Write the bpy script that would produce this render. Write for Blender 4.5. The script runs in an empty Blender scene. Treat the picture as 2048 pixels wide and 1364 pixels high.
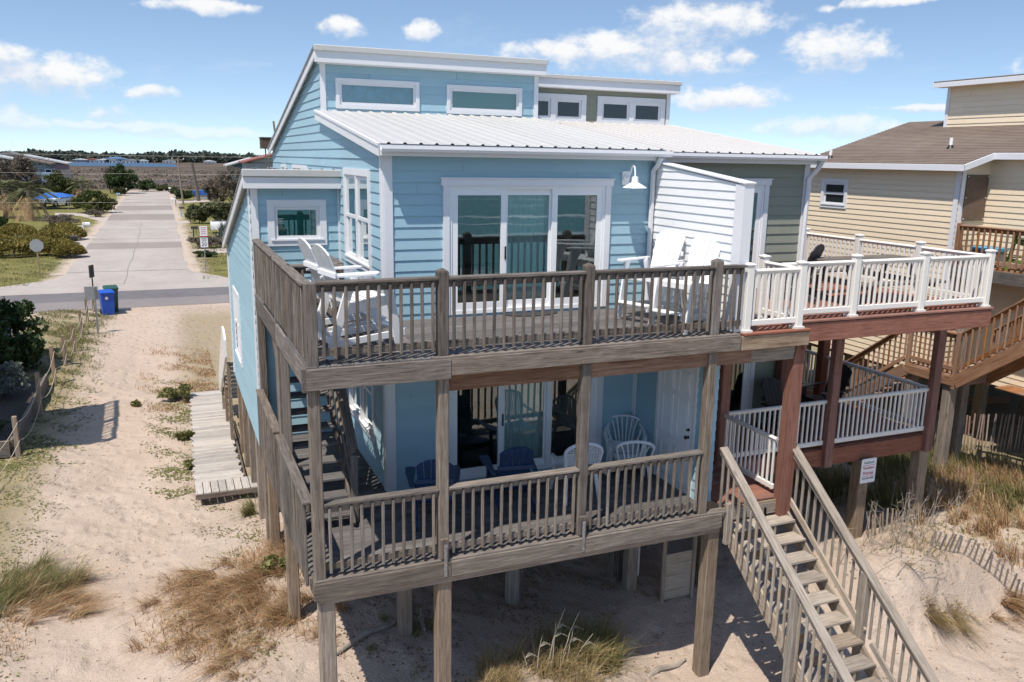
import bpy, math, random
import numpy as np
from mathutils import Vector, Matrix
R = math.radians
random.seed(7); RNG = np.random.default_rng(7)
scene = bpy.context.scene
COL = scene.collection

# ---------------------------------------------------------------- camera
F_PX, PITCH, ROLL, YAW = 1661.03, 0.215688, -0.01698, 0.396906
CAM = Vector((-2.9998, -12.1127, 5.1751))
_fw = Vector((math.sin(YAW)*math.cos(PITCH), math.cos(YAW)*math.cos(PITCH), -math.sin(PITCH)))
_r0 = Vector((math.cos(YAW), -math.sin(YAW), 0)); _d0 = _fw.cross(_r0)
_r = _r0*math.cos(ROLL) + _d0*math.sin(ROLL); _d = _d0*math.cos(ROLL) - _r0*math.sin(ROLL)
cd = bpy.data.cameras.new('camera'); cam = bpy.data.objects.new('camera', cd); COL.objects.link(cam)
cd.sensor_width = 36; cd.lens = F_PX/2048*36; cd.clip_start = 0.1; cd.clip_end = 6000
_m = Matrix((_r, -_d, -_fw)).transposed().to_4x4(); _m.translation = CAM
cam.matrix_world = _m; scene.camera = cam
def RAY(u, v): return (_fw + _r*((u-1024)/F_PX) + _d*((v-682)/F_PX))
def G(u, v, z=-2.4):
    D = RAY(u, v); t = (z-CAM.z)/D.z; return CAM + D*t

# ---------------------------------------------------------------- light and sky
SKY_STRENGTH = 0.15
SUN = Vector((-0.42, -0.30, 1.0)).normalized()           # towards the sun
sl = bpy.data.lights.new('sun', 'SUN'); sl.energy = 4.9; sl.angle = R(0.53); sl.color = (1, 0.93, 0.83)
so = bpy.data.objects.new('sun', sl); COL.objects.link(so); so.location = (-20, -15, 40)
so.rotation_euler = SUN.to_track_quat('Z', 'Y').to_euler()
scene.view_settings.view_transform = 'Standard'; scene.view_settings.look = 'None'
scene.view_settings.exposure = 0.20; scene.view_settings.gamma = 1
w = bpy.data.worlds.new('World'); scene.world = w; w.use_nodes = True
nt = w.node_tree; nt.nodes.clear()
class NB:
    def __init__(s, nt): s.nt = nt
    def n(s, t, **k):
        a = s.nt.nodes.new(t)
        for q, v in k.items(): setattr(a, q, v)
        return a
    def l(s, a, b): s.nt.links.new(a, b)
    def val(s, sock, x):
        if isinstance(x, (int, float)): sock.default_value = x
        elif isinstance(x, (tuple, list, Vector)): sock.default_value = tuple(x)
        else: s.l(x, sock)
    def math(s, op, a, b=None, c=None, clamp=False):
        m = s.n('ShaderNodeMath', operation=op, use_clamp=clamp)
        s.val(m.inputs[0], a)
        if b is not None: s.val(m.inputs[1], b)
        if c is not None: s.val(m.inputs[2], c)
        return m.outputs[0]
    def vmath(s, op, a, b=None):
        m = s.n('ShaderNodeVectorMath', operation=op); s.val(m.inputs[0], a)
        if b is not None: s.val(m.inputs[1], b)
        return m.outputs['Value'] if op in ('DOT_PRODUCT', 'LENGTH', 'DISTANCE') else m.outputs[0]
    def mapr(s, x, a, b, c=0., d=1., smooth=False):
        m = s.n('ShaderNodeMapRange'); m.interpolation_type = 'SMOOTHSTEP' if smooth else 'LINEAR'
        s.val(m.inputs[0], x)
        for i, q in enumerate((a, b, c, d)): s.val(m.inputs[1+i], q)
        return m.outputs[0]
    def mix(s, f, a, b, mode='MIX'):
        m = s.n('ShaderNodeMix', data_type='RGBA', blend_type=mode)
        s.val(m.inputs[0], f)
        for i, q in ((6, a), (7, b)):
            if isinstance(q, (tuple, list)): m.inputs[i].default_value = tuple(q)[:3]+(1,)
            else: s.l(q, m.inputs[i])
        return m.outputs[2]
    def noise(s, vec, scale=5, detail=3, rough=.55, dist=0.):
        m = s.n('ShaderNodeTexNoise'); m.inputs['Scale'].default_value = scale
        m.inputs['Detail'].default_value = detail; m.inputs['Roughness'].default_value = rough; m.inputs['Distortion'].default_value = dist
        if vec is not None: s.l(vec, m.inputs['Vector'])
        return m.outputs['Fac']
    def mapping(s, vec, scale=(1, 1, 1), loc=(0, 0, 0)):
        m = s.n('ShaderNodeMapping'); s.l(vec, m.inputs[0]); s.val(m.inputs['Scale'], scale); s.val(m.inputs['Location'], loc); return m.outputs[0]
    def ramp(s, x, pts):
        m = s.n('ShaderNodeValToRGB'); e = m.color_ramp.elements
        while len(e) < len(pts): e.new(.5)
        for q, (p, c) in zip(e, pts): q.position = p; q.color = tuple(c)[:3]+(1,)
        s.l(x, m.inputs[0]); return m.outputs[0]
b = NB(nt)
sky = b.n('ShaderNodeTexSky', sky_type='NISHITA'); sky.sun_disc = False
sky.sun_elevation = math.asin(SUN.z); sky.sun_rotation = math.atan2(SUN.x, SUN.y)
sky.air_density = 1.15; sky.dust_density = 0.2; sky.ozone_density = 1.3; sky.altitude = 0
dirv = b.vmath('NORMALIZE', b.n('ShaderNodeTexCoord').outputs['Generated'])
sx = b.n('ShaderNodeSeparateXYZ'); b.l(dirv, sx.inputs[0]); elev = sx.outputs[2]
# cumulus banks: directions of the cloud masses in the sky, each an ellipse broken up by noise
CLOUDS = [(85, 150, 125, 40), (10, 112, 70, 30), (20, 240, 75, 26), (222, 222, 34, 15), (308, 188, 52, 15), (230, 252, 130, 15), (400, 268, 140, 15),
          (685, 52, 50, 24), (845, 62, 40, 24), (420, 14, 110, 14), (1130, 104, 130, 24), (1260, 100, 200, 46), (1340, 120, 140, 34), (1400, 40, 170, 42),
          (1485, 112, 30, 18), (1685, 95, 105, 46), (1455, 196, 118, 30), (1650, 255, 150, 24), (1850, 220, 85, 9), (1780, 2, 110, 10), (-150, 190, 120, 40),
          (2230, 120, 140, 40), (1040, -120, 160, 40)]
warp = b.noise(dirv, 26, 3); warp2 = b.noise(b.mapping(dirv, (1, 1, 1), (3.1, 1.7, .4)), 26, 3)
base = bas2 = None
wx = b.math('MULTIPLY_ADD', warp, .04, -.02); wy = b.math('MULTIPLY_ADD', warp2, .022, -.011)
for (u, v, hw, hh) in CLOUDS:
    D = RAY(u, v).normalized(); t = D.cross(Vector((0, 0, 1))).normalized(); up = t.cross(D); ka, ke = F_PX/hw, F_PX/hh
    a = b.math('MULTIPLY_ADD', wx, ka, b.vmath('DOT_PRODUCT', dirv, tuple(t*ka))); e = b.math('MULTIPLY_ADD', wy, ke, b.vmath('DOT_PRODUCT', dirv, tuple(up*ke)))
    a2 = b.math('MULTIPLY', a, a); f = b.math('MULTIPLY_ADD', e, e, a2); e3 = b.math('ADD', e, .75); g = b.math('MULTIPLY_ADD', e3, e3, a2)
    base = f if base is None else b.math('MINIMUM', base, f); bas2 = g if bas2 is None else b.math('MINIMUM', bas2, g)
n1 = b.noise(b.mapping(dirv, (1, 1, 1.6)), 36, 6, .6)
zc = b.math('ADD', b.math('MAXIMUM', elev, 0.0), 0.14)
pl = b.n('ShaderNodeCombineXYZ'); b.l(b.math('DIVIDE', sx.outputs[0], zc), pl.inputs[0]); b.l(b.math('DIVIDE', sx.outputs[1], zc), pl.inputs[1])
wis = b.noise(b.mapping(pl.outputs[0], (1.1, .6, 1)), 1.1, 5, .62, .4)
dens = b.mapr(b.math('ADD', b.math('SUBTRACT', 1.0, b.math('MINIMUM', base, 3.0)), b.math('MULTIPLY', b.math('SUBTRACT', n1, .5), 2.5)), -.05, .95, 0, .96, True)
wisp = b.math('MULTIPLY', b.mapr(wis, .54, .8, 0, .42, True), b.math('MULTIPLY', b.mapr(elev, 0.0, .05), b.mapr(elev, .5, .3)))
dens2 = b.math('MULTIPLY', b.math('MAXIMUM', dens, wisp), b.mapr(elev, 0.01, .075, .35, 1.0))
shade = b.mapr(b.math('ADD', b.math('SUBTRACT', bas2, base), b.math('MULTIPLY', b.math('SUBTRACT', n1, .5), 3.4)), -.5, .9, 0, 1, True)
ccol = b.mix(shade, (.60, .67, .78), (.86, .86, .86))
# the photographed sky is deep blue quite low down: look up the sky a little higher
sv = b.n('ShaderNodeCombineXYZ'); b.l(sx.outputs[0], sv.inputs[0]); b.l(sx.outputs[1], sv.inputs[1]); b.l(b.math('MULTIPLY_ADD', b.math('MAXIMUM', elev, -.1), 1.7, .085), sv.inputs[2]); b.l(b.vmath('NORMALIZE', sv.outputs[0]), sky.inputs[0])
fin = b.mix(dens2, b.vmath('SCALE', sky.outputs[0]), ccol); fin.node.inputs[6].links[0].from_node.inputs['Scale'].default_value = SKY_STRENGTH
bg = b.n('ShaderNodeBackground'); b.l(fin, bg.inputs[0])
bg2 = b.n('ShaderNodeBackground'); b.l(sky.outputs[0], bg2.inputs[0]); bg2.inputs[1].default_value = SKY_STRENGTH
mxs = b.n('ShaderNodeMixShader'); b.l(b.math('MULTIPLY', b.math('GREATER_THAN', elev, 0.0), b.math('LESS_THAN', elev, .5)), mxs.inputs[0]); b.l(bg2.outputs[0], mxs.inputs[1]); b.l(bg.outputs[0], mxs.inputs[2])
out = b.n('ShaderNodeOutputWorld'); b.l(mxs.outputs[0], out.inputs[0])
w.cycles.sampling_method = 'MANUAL'; w.cycles.sample_map_resolution = 256

# ---------------------------------------------------------------- materials
MATS = {}
def newmat(name):
    m = bpy.data.materials.new(name); m.use_nodes = True; t = m.node_tree; t.nodes.clear(); MATS[name] = m
    q = NB(t); p = q.n('ShaderNodeBsdfPrincipled'); o = q.n('ShaderNodeOutputMaterial'); q.l(p.outputs[0], o.inputs[0])
    return m, q, p
def bump(q, p, h, strength=.3, dist=.01):
    m = q.n('ShaderNodeBump'); m.inputs['Strength'].default_value = strength; m.inputs['Distance'].default_value = dist
    q.l(h, m.inputs['Height']); q.l(m.outputs[0], p.inputs['Normal'])
def objco(q, per=True):
    tc = q.n('ShaderNodeTexCoord').outputs['Object']; oi = q.n('ShaderNodeObjectInfo').outputs['Random']
    if not per: return tc, oi
    off = q.n('ShaderNodeCombineXYZ'); q.l(q.math('MULTIPLY', oi, 91.7), off.inputs[0]); q.l(q.math('MULTIPLY', oi, 37.3), off.inputs[1]); q.l(q.math('MULTIPLY', oi, 13.1), off.inputs[2])
    return q.vmath('ADD', tc, off.outputs[0]), oi
def wood(name, dark, mid, light, rough=.85, vary=.3, bstr=.5):
    m, q, p = newmat(name); co, oi = objco(q)
    g = q.noise(q.mapping(co, (1.1, 17, 17)), 2.0, 6, .65, .6)
    f = q.noise(q.mapping(co, (2.5, 95, 95)), 2.0, 3, .6)
    k = q.noise(co, 3.2, 4, .6)
    g2 = q.math('ADD', q.math('MULTIPLY', g, .62), q.math('ADD', q.math('MULTIPLY', f, .3), q.math('MULTIPLY', k, .16)))
    c = q.ramp(g2, [(.36, dark), (.52, mid), (.70, light)])
    # knots
    vo = q.n('ShaderNodeTexVoronoi'); q.l(q.mapping(co, (1.0, 5, 5)), vo.inputs['Vector']); vo.inputs['Scale'].default_value = 1.3
    kn = q.mapr(vo.outputs['Distance'], .03, .11, .75, 0)
    c = q.mix(kn, c, tuple(x*.45 for x in dark))
    ck = q.noise(q.mapping(co, (.55, 42, 42)), 1.6, 4, .55, .3); c = q.mix(q.mapr(ck, .62, .68, 0, .7), c, tuple(x*.4 for x in dark))
    v = q.mapr(oi, 0, 1, 1-vary, 1+vary*.75)
    hs = q.n('ShaderNodeHueSaturation'); q.l(c, hs.inputs['Color']); q.l(v, hs.inputs['Value']); q.l(q.mapr(q.math('FRACT', q.math('MULTIPLY', oi, 7.13)), 0, 1, .75, 1.2), hs.inputs['Saturation'])
    q.l(hs.outputs[0], p.inputs['Base Color']); p.inputs['Roughness'].default_value = rough
    p.inputs['Specular IOR Level'].default_value = .25
    bump(q, p, q.math('ADD', g, f), bstr, .006)
    return m
def paint(name, col, rough=.5, vary=.06, dirt=.12, spec=.4, grain=True, dirtcol=(.25, .2, .15), bstr=.15):
    m, q, p = newmat(name); co, oi = objco(q)
    v = q.mapr(oi, 0, 1, 1-vary, 1+vary)
    c = q.vmath('SCALE', tuple(col)); q.l(v, c.node.inputs['Scale'])
    dn = q.noise(q.mapping(co, (.7, 3, 3)), 2.2, 6, .7)
    c = q.mix(q.mapr(dn, .5, .85, 0, dirt), c, dirtcol)
    q.l(c, p.inputs['Base Color']); q.l(q.mapr(dn, .3, .8, rough-.08, rough+.12), p.inputs['Roughness']); p.inputs['Specular IOR Level'].default_value = spec
    if grain: bump(q, p, q.noise(q.mapping(co, (3, 60, 60)), 2, 4, .6, .5), bstr, .004)
    return m
def plain(name, col, rough=.5, metal=0, spec=.5, noise=.12, scale=8):
    m, q, p = newmat(name); co, oi = objco(q)
    n = q.noise(co, scale, 4, .6)
    c = q.vmath('SCALE', tuple(col)); q.l(q.mapr(n, .3, .7, 1-noise, 1+noise), c.node.inputs['Scale'])
    q.l(c, p.inputs['Base Color']); p.inputs['Roughness'].default_value = rough; p.inputs['Metallic'].default_value = metal; p.inputs['Specular IOR Level'].default_value = spec
    return m
wood('wood_grey', (.05, .04, .034), (.14, .116, .098), (.25, .214, .185), vary=.28, bstr=.8)
wood('wood_warm', (.065, .053, .044), (.165, .138, .115), (.285, .246, .212), vary=.28, bstr=.8)
wood('wood_floor', (.06, .054, .052), (.125, .115, .112), (.19, .178, .172), vary=.24)
wood('wood_tan', (.14, .11, .085), (.31, .26, .21), (.45, .39, .33), vary=.22, bstr=.7)
wood('wood_pile', (.11, .078, .054), (.235, .178, .13), (.35, .285, .22), vary=.2, bstr=.8)
wood('wood_brown', (.09, .045, .025), (.20, .105, .06), (.30, .18, .115), vary=.18)
wood('wood_cedar', (.13, .06, .03), (.255, .13, .07), (.37, .21, .125), vary=.2)
wood('wood_walk', (.24, .21, .18), (.40, .36, .32), (.52, .475, .43), vary=.22)
wood('wood_red', (.125, .05, .035), (.22, .098, .07), (.31, .15, .11), vary=.14, bstr=.35)
wood('wood_slat', (.17, .10, .08), (.30, .20, .165), (.42, .32, .27), vary=.35)
wood('wood_ply', (.20, .16, .12), (.34, .28, .22), (.46, .39, .31), vary=.1)
wood('wood_fencebrown', (.16, .105, .07), (.29, .205, .145), (.39, .30, .225), vary=.2)
wood('rail_dark', (.05, .035, .028), (.10, .075, .062), (.17, .135, .115), vary=.2)
paint('siding_blue', (.30, .455, .53), .6, .045, .22, dirtcol=(.32, .42, .45), bstr=.35)
paint('siding_beige', (.75, .62, .455), .6, .03, .08, bstr=.2)
paint('siding_green', (.245, .255, .20), .6, .05, .1, bstr=.25)
paint('vinyl_white', (.78, .78, .78), .4, .02, .10, dirtcol=(.6, .58, .52), grain=False)
paint('trim_white', (.68, .68, .70), .45, .03, .14, dirtcol=(.55, .5, .44), bstr=.12)
paint('rail_white', (.72, .69, .645), .4, .02, .16, dirtcol=(.62, .55, .45), grain=False)
paint('chair_white', (.76, .76, .77), .38, .02, .05, grain=False)
paint('roof_white', (.47, .465, .45), .45, .03, .22, dirtcol=(.6, .52, .45), grain=False)
paint('roof_pink', (.49, .47, .45), .42, .03, .18, dirtcol=(.6, .5, .42), grain=False)
paint('navy_plastic', (.012, .042, .115), .38, .05, .1, dirtcol=(.04, .07, .13), grain=False)
paint('black_plastic', (.018, .02, .024), .42, .05, .1, dirtcol=(.05, .05, .05), grain=False)
paint('charcoal_plastic', (.045, .05, .06), .45, .05, .1, grain=False)
paint('green_plastic', (.16, .30, .055), .45, .05, .1, grain=False)
paint('resin_white', (.70, .73, .76), .35, .02, .06, grain=False)
plain('metal_dark', (.03, .03, .03), .4, .6); plain('metal_steel', (.35, .35, .36), .45, .8, noise=.3)
plain('rubber', (.02, .02, .02), .8); plain('rim_metal', (.55, .56, .58), .3, .9)
plain('bin_blue', (.008, .075, .42), .4); plain('bin_green', (.02, .07, .05), .5)
plain('sign_white', (.78, .78, .78), .4, noise=.04); plain('sign_back', (.36, .37, .38), .45, .5, noise=.1)
plain('text_red', (.45, .02, .03), .5); plain('text_green', (.05, .2, .08), .5); plain('text_black', (.02, .02, .03), .5)
plain('car_white', (.78, .78, .78), .25, 0, .6, .02); plain('car_dark', (.035, .025, .06), .2, .3, .6, .05)
plain('tarp_blue', (.02, .11, .38), .6); plain('rope', (.42, .37, .29), .85, noise=.2, scale=60)
plain('mat_dark', (.03, .028, .027), .95, noise=.4, scale=60); plain('light_red', (.4, .02, .02), .3)
plain('lamp_white', (.85, .85, .85), .3, 0, .5, .02); plain('gutter_rust', (.36, .16, .06), .8)
plain('wire_pale', (.28, .25, .20), .8); plain('far_white', (.72, .72, .72), .6); plain('far_blue', (.20, .33, .48), .6); plain('far_grey', (.30, .30, .30), .7)
plain('far_red', (.26, .09, .07), .7); plain('shake_grey', (.16, .16, .17), .8, noise=.3); plain('mauve', (.24, .17, .19), .8); plain('teal_wall', (.10, .17, .19), .8)
plain('curtain_white', (.82, .83, .83), .9, noise=.05); plain('room_wall', (.34, .32, .29), .9); plain('room_floor', (.12, .08, .05), .6)
plain('blind_green', (.04, .42, .36), .7, noise=.05); plain('blind_blue', (.42, .72, .92), .8, noise=.25, scale=5); plain('sofa', (.18, .2, .19), .95)
plain('post_black', (.03, .03, .035), .6); plain('cooler_blue', (.03, .30, .55), .4); plain('cooler_grey', (.16, .17, .19), .5)
plain('door_white', (.76, .78, .80), .45, noise=.03); plain('knob', (.04, .035, .03), .3, .8)
plain('bark', (.12, .095, .075), .9, noise=.35, scale=20); plain('twig', (.20, .165, .14), .95, noise=.3); plain('planter_soil', (.05, .038, .03), .95, noise=.4, scale=30)
plain('drift', (.28, .24, .2), .9, noise=.3)
def glass(name, tint=(.66, .80, .78), ior=1.7):
    m = bpy.data.materials.new(name); m.use_nodes = True; t = m.node_tree; t.nodes.clear(); MATS[name] = m; q = NB(t)
    tr = q.n('ShaderNodeBsdfTransparent'); tr.inputs[0].default_value = tint+(1,)
    gl = q.n('ShaderNodeBsdfGlossy'); gl.inputs['Roughness'].default_value = .012; gl.inputs[0].default_value = (.93, 1, .98, 1)
    fr = q.n('ShaderNodeFresnel'); fr.inputs[0].default_value = ior
    tc = q.n('ShaderNodeTexCoord').outputs['Object']
    bp = q.n('ShaderNodeBump'); bp.inputs['Strength'].default_value = .03; bp.inputs['Distance'].default_value = .02; q.l(q.noise(tc, 1.4, 2), bp.inputs['Height']); q.l(bp.outputs[0], gl.inputs['Normal'])
    mx = q.n('ShaderNodeMixShader'); q.l(q.math('MULTIPLY', fr.outputs[0], 2.6, clamp=True), mx.inputs[0]); q.l(tr.outputs[0], mx.inputs[1]); q.l(gl.outputs[0], mx.inputs[2])
    o = q.n('ShaderNodeOutputMaterial'); q.l(mx.outputs[0], o.inputs[0]); return m
glass('glass'); glass('glass_dark', (.30, .38, .38), 1.6); plain('car_glass', (.015, .02, .022), .06, 0, .8, .02)
# brownish storm film over the neighbour's window
plain('mesh_brown', (.13, .085, .06), .7, noise=.15)
def leafmat(name, pts, rough=.6, trans=.25):
    m, q, p = newmat(name)
    at = q.n('ShaderNodeAttribute'); at.attribute_name = 'rnd'
    c = q.ramp(at.outputs['Fac'], pts); q.l(c, p.inputs['Base Color']); p.inputs['Roughness'].default_value = rough; p.inputs['Specular IOR Level'].default_value = .25
    tl = q.n('ShaderNodeBsdfTranslucent'); q.l(c, tl.inputs[0]); ms = q.n('ShaderNodeMixShader'); ms.inputs[0].default_value = trans
    o = [x for x in m.node_tree.nodes if x.type == 'OUTPUT_MATERIAL'][0]
    q.l(p.outputs[0], ms.inputs[1]); q.l(tl.outputs[0], ms.inputs[2]); q.l(ms.outputs[0], o.inputs[0]); return m
leafmat('grass_dry', [(0, (.13, .07, .034)), (.35, (.38, .215, .105)), (.65, (.54, .37, .21)), (.85, (.62, .49, .31)), (1, (.22, .22, .08))])
leafmat('grass_olive', [(0, (.08, .08, .03)), (.45, (.17, .17, .062)), (.8, (.30, .26, .115)), (1, (.46, .36, .18))])
leafmat('grass_straw', [(0, (.22, .15, .07)), (.5, (.38, .28, .14)), (1, (.48, .39, .22))])
leafmat('leaf_dark', [(0, (.018, .035, .012)), (.6, (.04, .07, .022)), (1, (.085, .12, .04))])
leafmat('leaf_olive', [(0, (.04, .045, .018)), (.6, (.085, .09, .035)), (1, (.17, .17, .075))])
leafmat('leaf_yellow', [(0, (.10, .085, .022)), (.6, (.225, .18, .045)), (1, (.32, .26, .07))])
leafmat('leaf_pine', [(0, (.03, .045, .012)), (.6, (.075, .09, .025)), (1, (.14, .145, .045))])
leafmat('leaf_brown', [(0, (.10, .082, .062)), (.6, (.18, .148, .112)), (1, (.27, .225, .17))])
leafmat('leaf_mixed', [(0, (.035, .05, .02)), (.5, (.09, .10, .04)), (.8, (.2, .19, .10)), (1, (.30, .26, .17))])
leafmat('leaf_creeper', [(0, (.08, .09, .028)), (.6, (.19, .19, .065)), (1, (.34, .29, .13))])
leafmat('leaf_silver', [(0, (.07, .09, .08)), (.6, (.13, .155, .135)), (1, (.24, .26, .2))])
leafmat('leaf_far', [(0, (.045, .058, .048)), (.6, (.075, .09, .072)), (1, (.11, .118, .09))])
leafmat('litter', [(0, (.10, .06, .03)), (.6, (.22, .15, .09)), (1, (.12, .14, .05))])
scene.cycles.max_bounces = 5; scene.cycles.diffuse_bounces = 4; scene.cycles.glossy_bounces = 2; scene.cycles.transmission_bounces = 2; scene.cycles.transparent_max_bounces = 7
scene.cycles.use_adaptive_sampling = True; scene.cycles.adaptive_threshold = .025

# ---------------------------------------------------------------- builders
WM = {}
I4 = Matrix.Identity(4)
def put(o, parent, W):
    COL.objects.link(o)
    if parent is not None:
        o.parent = parent; o.matrix_parent_inverse = WM[parent.name].inverted()
    o.matrix_basis = W; WM[o.name] = W.copy(); return o
def tag(o, label=None, cat=None, group=None, kind=None):
    if label: o['label'] = label
    if cat: o['category'] = cat
    if group: o['group'] = group
    if kind: o['kind'] = kind
    return o
def thing(name, loc, label, cat, group=None):
    o = bpy.data.objects.new(name, None); o.empty_display_size = .2
    put(o, None, Matrix.Translation(Vector(loc))); return tag(o, label, cat, group)
def obj(name, me, parent=None, W=I4): return put(bpy.data.objects.new(name, me), parent, W)
def mesh(name, V, Fc, mat, smooth=False):
    me = bpy.data.meshes.new(name); me.from_pydata([tuple(v) for v in V], [], Fc)
    if mat: me.materials.append(MATS[mat] if isinstance(mat, str) else mat)
    if smooth: me.polygons.foreach_set('use_smooth', [True]*len(me.polygons))
    me.update(); return me
def nmesh(name, V, quads, mat, rnd=None, tris=None, smooth=False):
    """fast mesh from numpy arrays"""
    me = bpy.data.meshes.new(name); V = np.asarray(V, np.float32).reshape(-1, 3); q = np.asarray(quads if quads is not None else [], np.int32).reshape(-1, 4)
    t = np.asarray(tris if tris is not None else [], np.int32).reshape(-1, 3)
    me.vertices.add(len(V)); me.vertices.foreach_set('co', V.ravel())
    loops = np.concatenate([q.ravel(), t.ravel()]); me.loops.add(len(loops)); me.loops.foreach_set('vertex_index', loops)
    st = np.concatenate([np.arange(len(q))*4, len(q)*4+np.arange(len(t))*3]); me.polygons.add(len(st)); me.polygons.foreach_set('loop_start', st.astype(np.int32))
    if mat: me.materials.append(MATS[mat])
    if rnd is not None:
        a = me.attributes.new('rnd', 'FLOAT', 'POINT'); a.data.foreach_set('value', np.asarray(rnd, np.float32))
    if smooth: me.polygons.foreach_set('use_smooth', np.ones(len(st), bool))
    me.update(calc_edges=True); return me
_bc = {}
def cbox(L, a, h, mat, bev=.006):
    key = (round(L, 3), round(a, 3), round(h, 3), mat, bev)
    if key in _bc: return _bc[key]
    x, y, z = L/2, a/2, h/2; e = min(bev, x*.45, y*.45, z*.45)
    V = []; ix = {}
    for sx_ in (-1, 1):
        for sy in (-1, 1):
            for sz in (-1, 1):
                for k in range(3):
                    p = [sx_*x, sy*y, sz*z]
                    for j in range(3):
                        if j != k: p[j] -= (sx_, sy, sz)[j]*e
                    ix[(sx_, sy, sz, k)] = len(V); V.append(p)
    Fc = []
    def add(ids):
        c = sum((Vector(V[i]) for i in ids), Vector())/len(ids); n = (Vector(V[ids[1]])-Vector(V[ids[0]])).cross(Vector(V[ids[2]])-Vector(V[ids[0]]))
        Fc.append(ids if n.dot(c) > 0 else ids[::-1])
    for k in range(3):
        a1, a2 = [(1, 2), (0, 2), (0, 1)][k]
        for s in (-1, 1):
            ids = []
            for q1, q2 in ((-1, -1), (1, -1), (1, 1), (-1, 1)):
                sg = [0, 0, 0]; sg[k] = s; sg[a1] = q1; sg[a2] = q2; ids.append(ix[(*sg, k)])
            add(ids)
        for q1 in (-1, 1):
            for q2 in (-1, 1):
                ids = []
                for s in (-1, 1):
                    sg = [0, 0, 0]; sg[k] = s; sg[a1] = q1; sg[a2] = q2
                    pr = [ix[(*sg, a1)], ix[(*sg, a2)]]; ids += pr if s < 0 else pr[::-1]
                add(ids)
    for c in [(i, j, k) for i in (-1, 1) for j in (-1, 1) for k in (-1, 1)]: add([ix[(*c, 0)], ix[(*c, 1)], ix[(*c, 2)]])
    _bc[key] = mesh('piece', V, Fc, mat); return _bc[key]
def frame(p0, p1, up=(0, 0, 1)):
    X = (p1-p0).normalized(); Z = Vector(up); Z = (Z - X*Z.dot(X))
    if Z.length < 1e-4: Z = Vector((0, 1, 0)) - X*X.y
    Z.normalize(); Y = Z.cross(X); M = Matrix((X, Y, Z)).transposed().to_4x4(); M.translation = (p0+p1)/2; return M
def beam(name, p0, p1, a, h, mat, parent, up=(0, 0, 1), bev=.006):
    """a: thickness sideways, h: thickness along up; local X is the grain"""
    p0, p1 = Vector(p0), Vector(p1)
    return obj(name, cbox((p1-p0).length, a, h, mat, bev), parent, frame(p0, p1, up))
def box(name, c, s, mat, parent, bev=.006):
    k = max(range(3), key=lambda i: s[i]); d = Vector((0, 0, 0)); d[k] = s[k]/2; c = Vector(c)
    if k == 0: return beam(name, c-d, c+d, s[1], s[2], mat, parent, (0, 0, 1), bev)
    if k == 1: return beam(name, c-d, c+d, s[0], s[2], mat, parent, (0, 0, 1), bev)
    return beam(name, c-d, c+d, s[0], s[1], mat, parent, (0, 1, 0), bev)
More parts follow.
